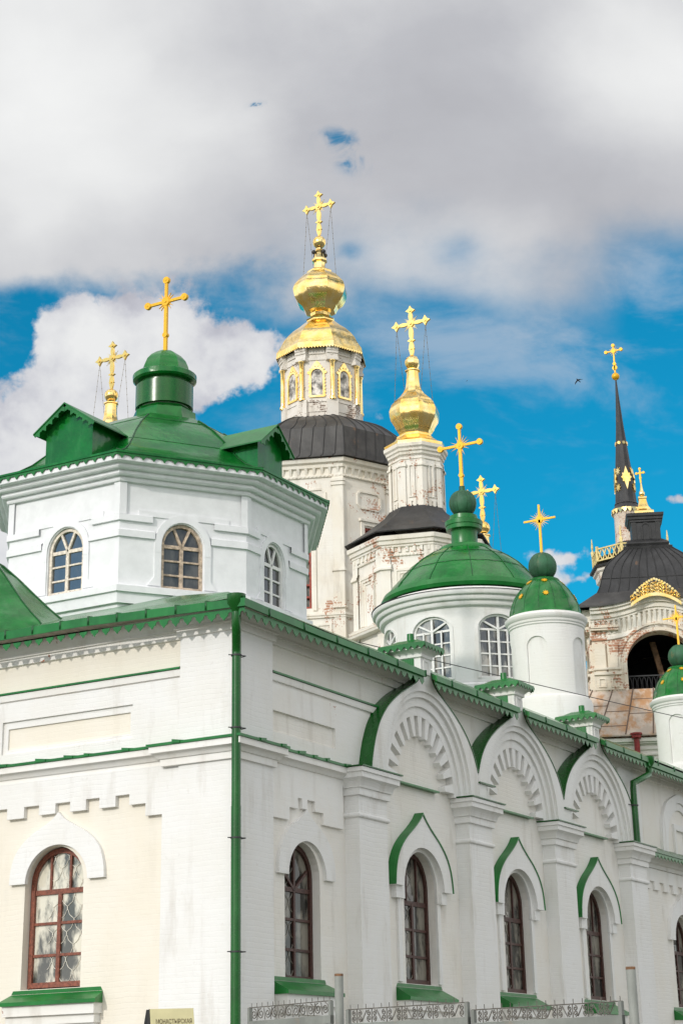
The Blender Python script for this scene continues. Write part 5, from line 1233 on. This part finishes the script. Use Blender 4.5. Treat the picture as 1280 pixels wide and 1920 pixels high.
# ------------------------------------------------------------------ spire tower
sa = Axis(at_depth(1173, 945, 85)); st = thing('spire_tower', 'slender tower with tall black needle spire and gold stars behind the bell tower', 'tower', (sa.x, sa.y, GZ))
sp = sa.prof([(947, 22.5), (944, 20.5), (900, 17.3), (850, 12.2), (800, 7.4), (750, 3.7), (713, 1.4)])
mb = MB(); mb.lathe(sa.x, sa.y, sp, 12, sa.ang(15)); s_o = mb.build('spire', DARKROOF, st, smooth=20)
def on_spire(ang, py, du=0):
    z = sa.z(py); i = 0
    while not (sp[i][1] <= z <= sp[i+1][1]): i += 1
    f = (z-sp[i][1])/(sp[i+1][1]-sp[i][1]); r = sp[i][0]+(sp[i+1][0]-sp[i][0])*f; a = sa.ang(ang); e = Vector((-math.sin(a), math.cos(a), 0)); up = Vector((-math.cos(a)*.06, -math.sin(a)*.06, 1)).normalized(); n_ = Vector((math.cos(a), math.sin(a), .06)); c = Vector((sa.x+r*.975*math.cos(a), sa.y+r*.975*math.sin(a), z))
    return lambda u, v, d: c+e*u+up*v+n_*d
def starp(n, r0, r1, sx=1.0, sy=1.0): return [((r0 if k % 2 == 0 else r1)*math.cos(pi*k/n+pi/2)*sx, (r0 if k % 2 == 0 else r1)*math.sin(pi*k/n+pi/2)*sy) for k in range(2*n)]
for base in (0, 90, 180, 270):
    M = on_spire(base+14, 900); mb = MB(); mb.prism(M, starp(8, .30, .22, .85, 1.0), -.01, .04); mb.prism(M, [(0, .56), (-.13, .12), (-.15, 0), (-.13, -.12), (0, -.62), (.13, -.12), (.15, 0), (.13, .12)], -.01, .055); mb.build('star', GOLD, s_o)
for base in (-38, 66, 142, 246):
    for py in (887, 918): mb = MB(); mb.prism(on_spire(base, py), starp(8, .20, .085, .8, 1.15), -.01, .04); mb.build('star', GOLD, s_o)
for k in range(8): mb = MB(); mb.prism(on_spire(k*45-20, 833), starp(8, .10, .06), -.01, .035); mb.build('star', GOLD, s_o)
mb = MB(); mb.lathe(sa.x, sa.y, sa.prof([(713, 2.0), (711, 2.2)]), 10); mb.sphere(sa.x, sa.y, sa.z(706), sa.m(706, 7.4), 20, 12, .95); mb.build('ball', GOLDP, st, smooth=60)
mb = MB(); H = sa.z(648)-sa.z(699); Mx = lambda u, v, d: (sa.x-d, sa.y-u, sa.z(699)+v); a_ = sa.m(658, 13)/.87; c = H*.80
mb.mbox(Mx, -.03, .03, 0, H, -.03, .03); mb.mbox(Mx, -a_, a_, c-.03, c+.03, -.025, .025); disc(mb, Mx, 0, c, .12, -.04, .04)
for (u, v) in ((-a_, c), (a_, c), (0, H), (0, H*.32)): disc(mb, Mx, u, v, .085, -.05, .05, 10)
disc(mb, Mx, 0, H*.18, .13, -.03, .03, 8)
for a in range(30, 360, 30):
    if a % 90: x, y = math.cos(rad(a)), math.sin(rad(a)); mb.prism(Mx, [(x*.1-y*.012, c+y*.1+x*.012), (x*.1+y*.012, c+y*.1-x*.012), (x*.26, c+y*.26)], -.01, .01)
mb.build('cross', GOLDP, st)
mb = MB(); gs = sa.prof([(964, 28), (957, 27.5), (952, 23), (947, 21)]); mb.lathe(sa.x, sa.y, gs, 20); sk = mb.build('spire_skirt', DARKROOF, st)
mb = MB(); pl = ccw([sa.pt(18*k, gs[0][0]) for k in range(20)]); scallop_ring(mb, pl, gs[0][1]+.16, .24, .20, .01); mb.build('spire_trim', GOLD, sk)
mb = MB(); mb.lathe(sa.x, sa.y, sa.prof([(1040, 27.5), (1028, 26), (1000, 25), (972, 24.5), (966, 26), (958, 26)]), 16); mb.build('wall', BRICKY, st, 'round upper wall of bare brick')
mb = MB(); mb.lathe(sa.x, sa.y, sa.prof([(1050, 66), (1044, 40), (1036, 33), (1028, 30), (1022, 28), (1020, 26)]), 16); mb.build('roof', DARKROOF, st)
p8 = ccw([sa.pt(-12+45*k, sa.m(1050, 72)) for k in range(8)]); zb0, zb1 = sa.z(1060), sa.z(1036)
mb = MB()
for k in range(8):
    M, L = face_map(p8[k], p8[(k+1) % 8]); mb.mbox(M, 0, L, zb0, zb0+.06, -.04, .04); mb.mbox(M, 0, L, zb1-.06, zb1, -.04, .04); mb.mbox(M, -.05, .05, zb0, zb1+.1, -.05, .05); n_ = int(L/.26)
    for j in range(n_):
        u0, u1 = L*j/n_, L*(j+1)/n_; mb.bar(M, (u0, zb0), (u1, zb1), .05, -.02, .02); mb.bar(M, (u0, zb1), (u1, zb0), .05, -.025, .015)
    if k % 2 == 0:
        q = p8[k]; mb.lathe(q.x, q.y, [(.07, zb1), (.09, zb1+.2), (.03, zb1+.3), (.06, zb1+.42), (.015, zb1+.85)], 8)
mb.build('balustrade', PALEGOLD, st)
mb = MB(); mb.skirt(p8, [(-.05, zb0-.30), (.18, zb0-.28), (.20, zb0-.20), (-.3, zb0+.0)]); mb.build('eave', DARKROOF, st)
mb = MB(); mb.skirt(p8, [(-.42, 4), (-.42, zb0-1.5), (-.32, zb0-1.45), (-.30, zb0-1.2), (-.22, zb0-1.1), (-.20, zb0-.85), (-.08, zb0-.75), (-.05, zb0-.5), (.05, zb0-.42), (.06, zb0-.3)]); mb.build('wall', OLDWALL, st, 'white octagonal lower wall with stepped cornice')

# ------------------------------------------------------------------ overhead cable
a, b = at_depth(596, 1186, 36), at_depth(1300, 1351, 47); mb = MB()
mid = on_vplane(918, 1263, (a.x, a.y, 0), ((b-a).y, -(b-a).x, 0))
t0 = (mid-a).dot(b-a)/(b-a).length_squared; sag = (a.lerp(b, t0).z-mid.z)/(4*t0*(1-t0))
mb.tube([a.lerp(b, k/30)-Vector((0, 0, sag*4*(k/30)*(1-k/30))) for k in range(31)], .010, 5)
tag(mb.build('overhead_cable', WIRE, None, loc=tuple(a)), 'thin black cable hanging across the church roof and turrets', 'cable')

# ------------------------------------------------------------------ gate and fence in front
def post(px, top, hw, dep, lab, lean=0.0):
    p = at_depth(px, top, dep); r = hw*dep/F_PX; mb = MB(); n_ = 8
    mb.tube([(p.x, p.y, GZ), (p.x, p.y, p.z)], r, 20, False); mb.lathe(p.x, p.y, [(r, p.z), (r*.96, p.z+.004), (r*.86, p.z+.004), (r*.84, p.z-.10), (0.001, p.z-.12)], 20)
    o = mb.build('gate_post', FENCEP, None, loc=(p.x, p.y, GZ)); rm = MB(); rm.lathe(p.x, p.y, [(r*1.012, p.z-.022), (r*1.018, p.z+.006), (r*.86, p.z+.008)], 20); inlay(rm, RUST, o); tag(o, lab, 'post', 'grey steel posts of the gate'); return p
pa = post(635, 1827, 8.2, 22.5, 'grey steel pipe post left, in front of the first street window'); pb = post(1181, 1814, 9.0, 19.5, 'grey steel pipe post right, in front of the fourth window, rusty on top')
def spiral(mb, M, u, v, r, sgn, turns=1.6, a0=pi/2, th=.0068):
    n_ = 30; mb.tube([M(u+sgn*r*(1-.80*k/n_)*math.cos(a0+2*pi*turns*k/n_), v+r*(1-.80*k/n_)*math.sin(a0+2*pi*turns*k/n_), 0) for k in range(n_+1)], th, 5)
def panel(name, p, q, ztop, zbar, pat, lab, small=True):
    M, L = face_map((p.x, p.y), (q.x, q.y)); h = ztop-zbar
    t = thing(name, lab, 'fence', (p.x, p.y, GZ), 'wrought iron fence panels')
    mb = MB(); mb.mbox(M, 0, L, zbar-.10, zbar, -.03, .03); mb.mbox(M, 0, L, GZ+.3, GZ+.38, -.03, .03); mb.mbox(M, 0, .045, GZ, ztop, -.025, .025); mb.mbox(M, L-.045, L, GZ, ztop, -.025, .025)
    for k in range(int(L/.12)): mb.mbox(M, .06+k*.12, .075+k*.12, GZ+.36, zbar-.05, -.008, .008)
    mb.build('frame', FENCEP, t)
    mb = MB(); mb.tube([M(0, ztop, 0), M(L, ztop, 0)], .007, 5)
    k = .06
    while k < L: mb.tube([M(k, ztop-.005, 0), M(k, ztop+.055, 0)], .005, 4); k += .125
    mb.build('top_rail', FENCEI, t)
    mb = MB(); u = .12; r = h*.40; v = zbar+h*.5; i = 0
    if pat == 'wave':
        while u < L-.08:
            sg = 1 if i % 2 else -1; spiral(mb, M, u, v, r, sg); 
            if u+r*2.4 < L: mb.tube([M(u+r*(.95+.5*t_), v+sg*0+h*.42*math.cos(pi*t_)*(1 if i % 2 else -1), 0) for t_ in [j/8 for j in range(9)]], .0068, 5)
            u += r*2.35; i += 1
    else:
        while u < L-.1:
            for (du, s_) in ((0, 1), (r*1.35, -1)):
                if u+du > L-.06: break
                spiral(mb, M, u+du, v+r*.48, r*.50, s_, 1.3); spiral(mb, M, u+du, v-r*.48, r*.55, -s_, 1.4, -pi/2)
            mb.tube([M(u+r*.68, zbar, 0), M(u+r*.68, ztop, 0)], .0068, 5)
            if u+r*3.6 < L: mb.tube([M(u+r*(1.9+1.2*t_), zbar+h*(.1+.8*(t_ if i % 2 == 0 else 1-t_)), 0) for t_ in [j/6 for j in range(7)]], .0068, 5)
            u += r*3.7; i += 1
    mb.build('scrollwork', FENCEI, t)
p0 = at_depth(467, 1890, 24.0); p1 = at_depth(622, 1888, 22.6)
panel('fence_panel', p0, p1, p0.z, at_depth(467, 1916, 24).z, 'wave', 'low iron fence of running spirals between downpipe and left post')
p2 = at_depth(650, 1886, 22.2); p3 = at_depth(878, 1887, 21.0)
panel('fence_panel', p2, p3, (p2.z+p3.z)/2, at_depth(760, 1914, 21.6).z, 'pair', 'iron gate leaf with paired scrolls right of the left post')
p4 = at_depth(884, 1891, 21.0); p5 = at_depth(1166, 1880, 19.7)
panel('fence_panel', p4, p5, (p4.z+p5.z)/2, at_depth(1020, 1911, 20.3).z, 'pair', 'iron gate leaf with paired scrolls left of the right post')

# ------------------------------------------------------------------ folding advertising board
tl, trr = at_depth(281, 1894, 15.0), at_depth(362.5, 1888, 15.0)
sbd = thing('sandwich_board', 'yellow folding board with brown Cyrillic lettering at the lower edge, before the cream wall', 'sign', (tl.x, tl.y, GZ))
e = Vector((trr.x-tl.x, trr.y-tl.y, 0)); Lw = e.length; e = e.normalized(); n_ = Vector((e.y, -e.x, 0)); hz = tl.z-GZ; zt = (tl.z+trr.z)/2
fw = .34
Mb = lambda u, v, d: Vector((tl.x, tl.y, zt))+e*(u+v*.10)+Vector((0, 0, -v))+n_*(v*.22+d)
mb = MB(); mb.prism(Mb, [(0, 0), (Lw, 0), (Lw, hz), (0, hz)], -.012, .0); fb_ = mb.build('front_board', SIGNF, sbd)
Mk = lambda u, v, d: Vector((tl.x, tl.y, zt))+e*(u-v*.20)+Vector((0, 0, -v))+n_*(-v*.30+d)
mb = MB(); mb.prism(Mk, [(-.01, 0), (Lw, 0), (Lw, hz), (-.01, hz)], -.03, -.015); mb.build('back_board', SIGND, sbd)
mb = MB(); mb.hexa([Mb(-.004, .004, -.014), Mb(-.004, hz, -.014), Mk(-.03, hz, -.016), Mk(-.03, .004, -.016)], [Mb(.004, .004, -.014), Mb(.004, hz, -.014), Mk(-.02, hz, -.016), Mk(-.02, .004, -.016)]); mb.build('gap_shade', SIGND, sbd)  # black filler across the open end, painted as the shade between the boards
def lettering(txt, u, v, width, parent, name, sy=1.25):
    cu = bpy.data.curves.new(name, 'FONT'); cu.body = txt; cu.size = 1.0; cu.extrude = 0.0; cu.align_x = 'LEFT'; cu.offset = .012
    ob = bpy.data.objects.new('tmp', cu); C0.objects.link(ob); bpy.context.view_layer.update()
    me = bpy.data.meshes.new_from_object(ob.evaluated_get(bpy.context.evaluated_depsgraph_get())); bpy.data.objects.remove(ob)
    xs = [p.co.x for p in me.vertices]; k = width/(max(xs)-min(xs)); x0 = min(xs); mb = MB()
    mb.v = [tuple(Mb(u+(p.co.x-x0)*k, v-p.co.y*k*sy, .003)) for p in me.vertices]; mb.f = [tuple(p.vertices) for p in me.polygons]
    mb.build(name, SIGNT, parent, smooth=0)
lettering('МОНАСТЫРСКАЯ', Lw*.13, .118, Lw*.82, fb_, 'lettering', 1.45); lettering('СТОЛОВАЯ', Lw*.10, .215, Lw*.80, fb_, 'lettering', 1.25)

# ------------------------------------------------------------------ birds
def bird(px, py, dep, size, lab):
    c = at_depth(px, py, dep); X, Y, Z = VR, VU, -VF
    M = lambda u, v, d: c+X*u*size+Y*v*size+Z*d*size
    mb = MB(); mb.tube([M(-.20, .18, 0), M(-.14, .13, .0), M(-.02, .02, 0), M(.12, -.10, 0), M(.20, -.17, 0)], [.015*size, .06*size, .085*size, .05*size, .02*size], 10)
    b = mb.build('bird', BIRDM, None, loc=tuple(c)); tag(b, lab, 'bird')
    WL[b.name] = c
    for P in ([(-.06, .08), (.06, .12), (.22, .135), (.50, .10), (.56, .08), (.30, .065), (.06, -.02)], [(-.10, .06), (-.24, -.10), (-.33, -.28), (-.36, -.50), (-.33, -.48), (-.20, -.28), (-.02, -.06)]):
        mb = MB(); mb.prism(M, P, -.012, .012); mb.build('wing', BIRDM, b)
    mb = MB(); mb.prism(M, [(.14, -.08), (.30, -.16), (.24, -.19), (.26, -.26), (.09, -.14)], -.008, .008); mb.build('tail', BIRDM, b)
bird(1083, 713, 40, .20, 'dark swallow with spread wings flying left of the needle spire'); bird(875, 714, 90, .10, 'tiny dark bird far off in blue sky right of the second gold cupola')
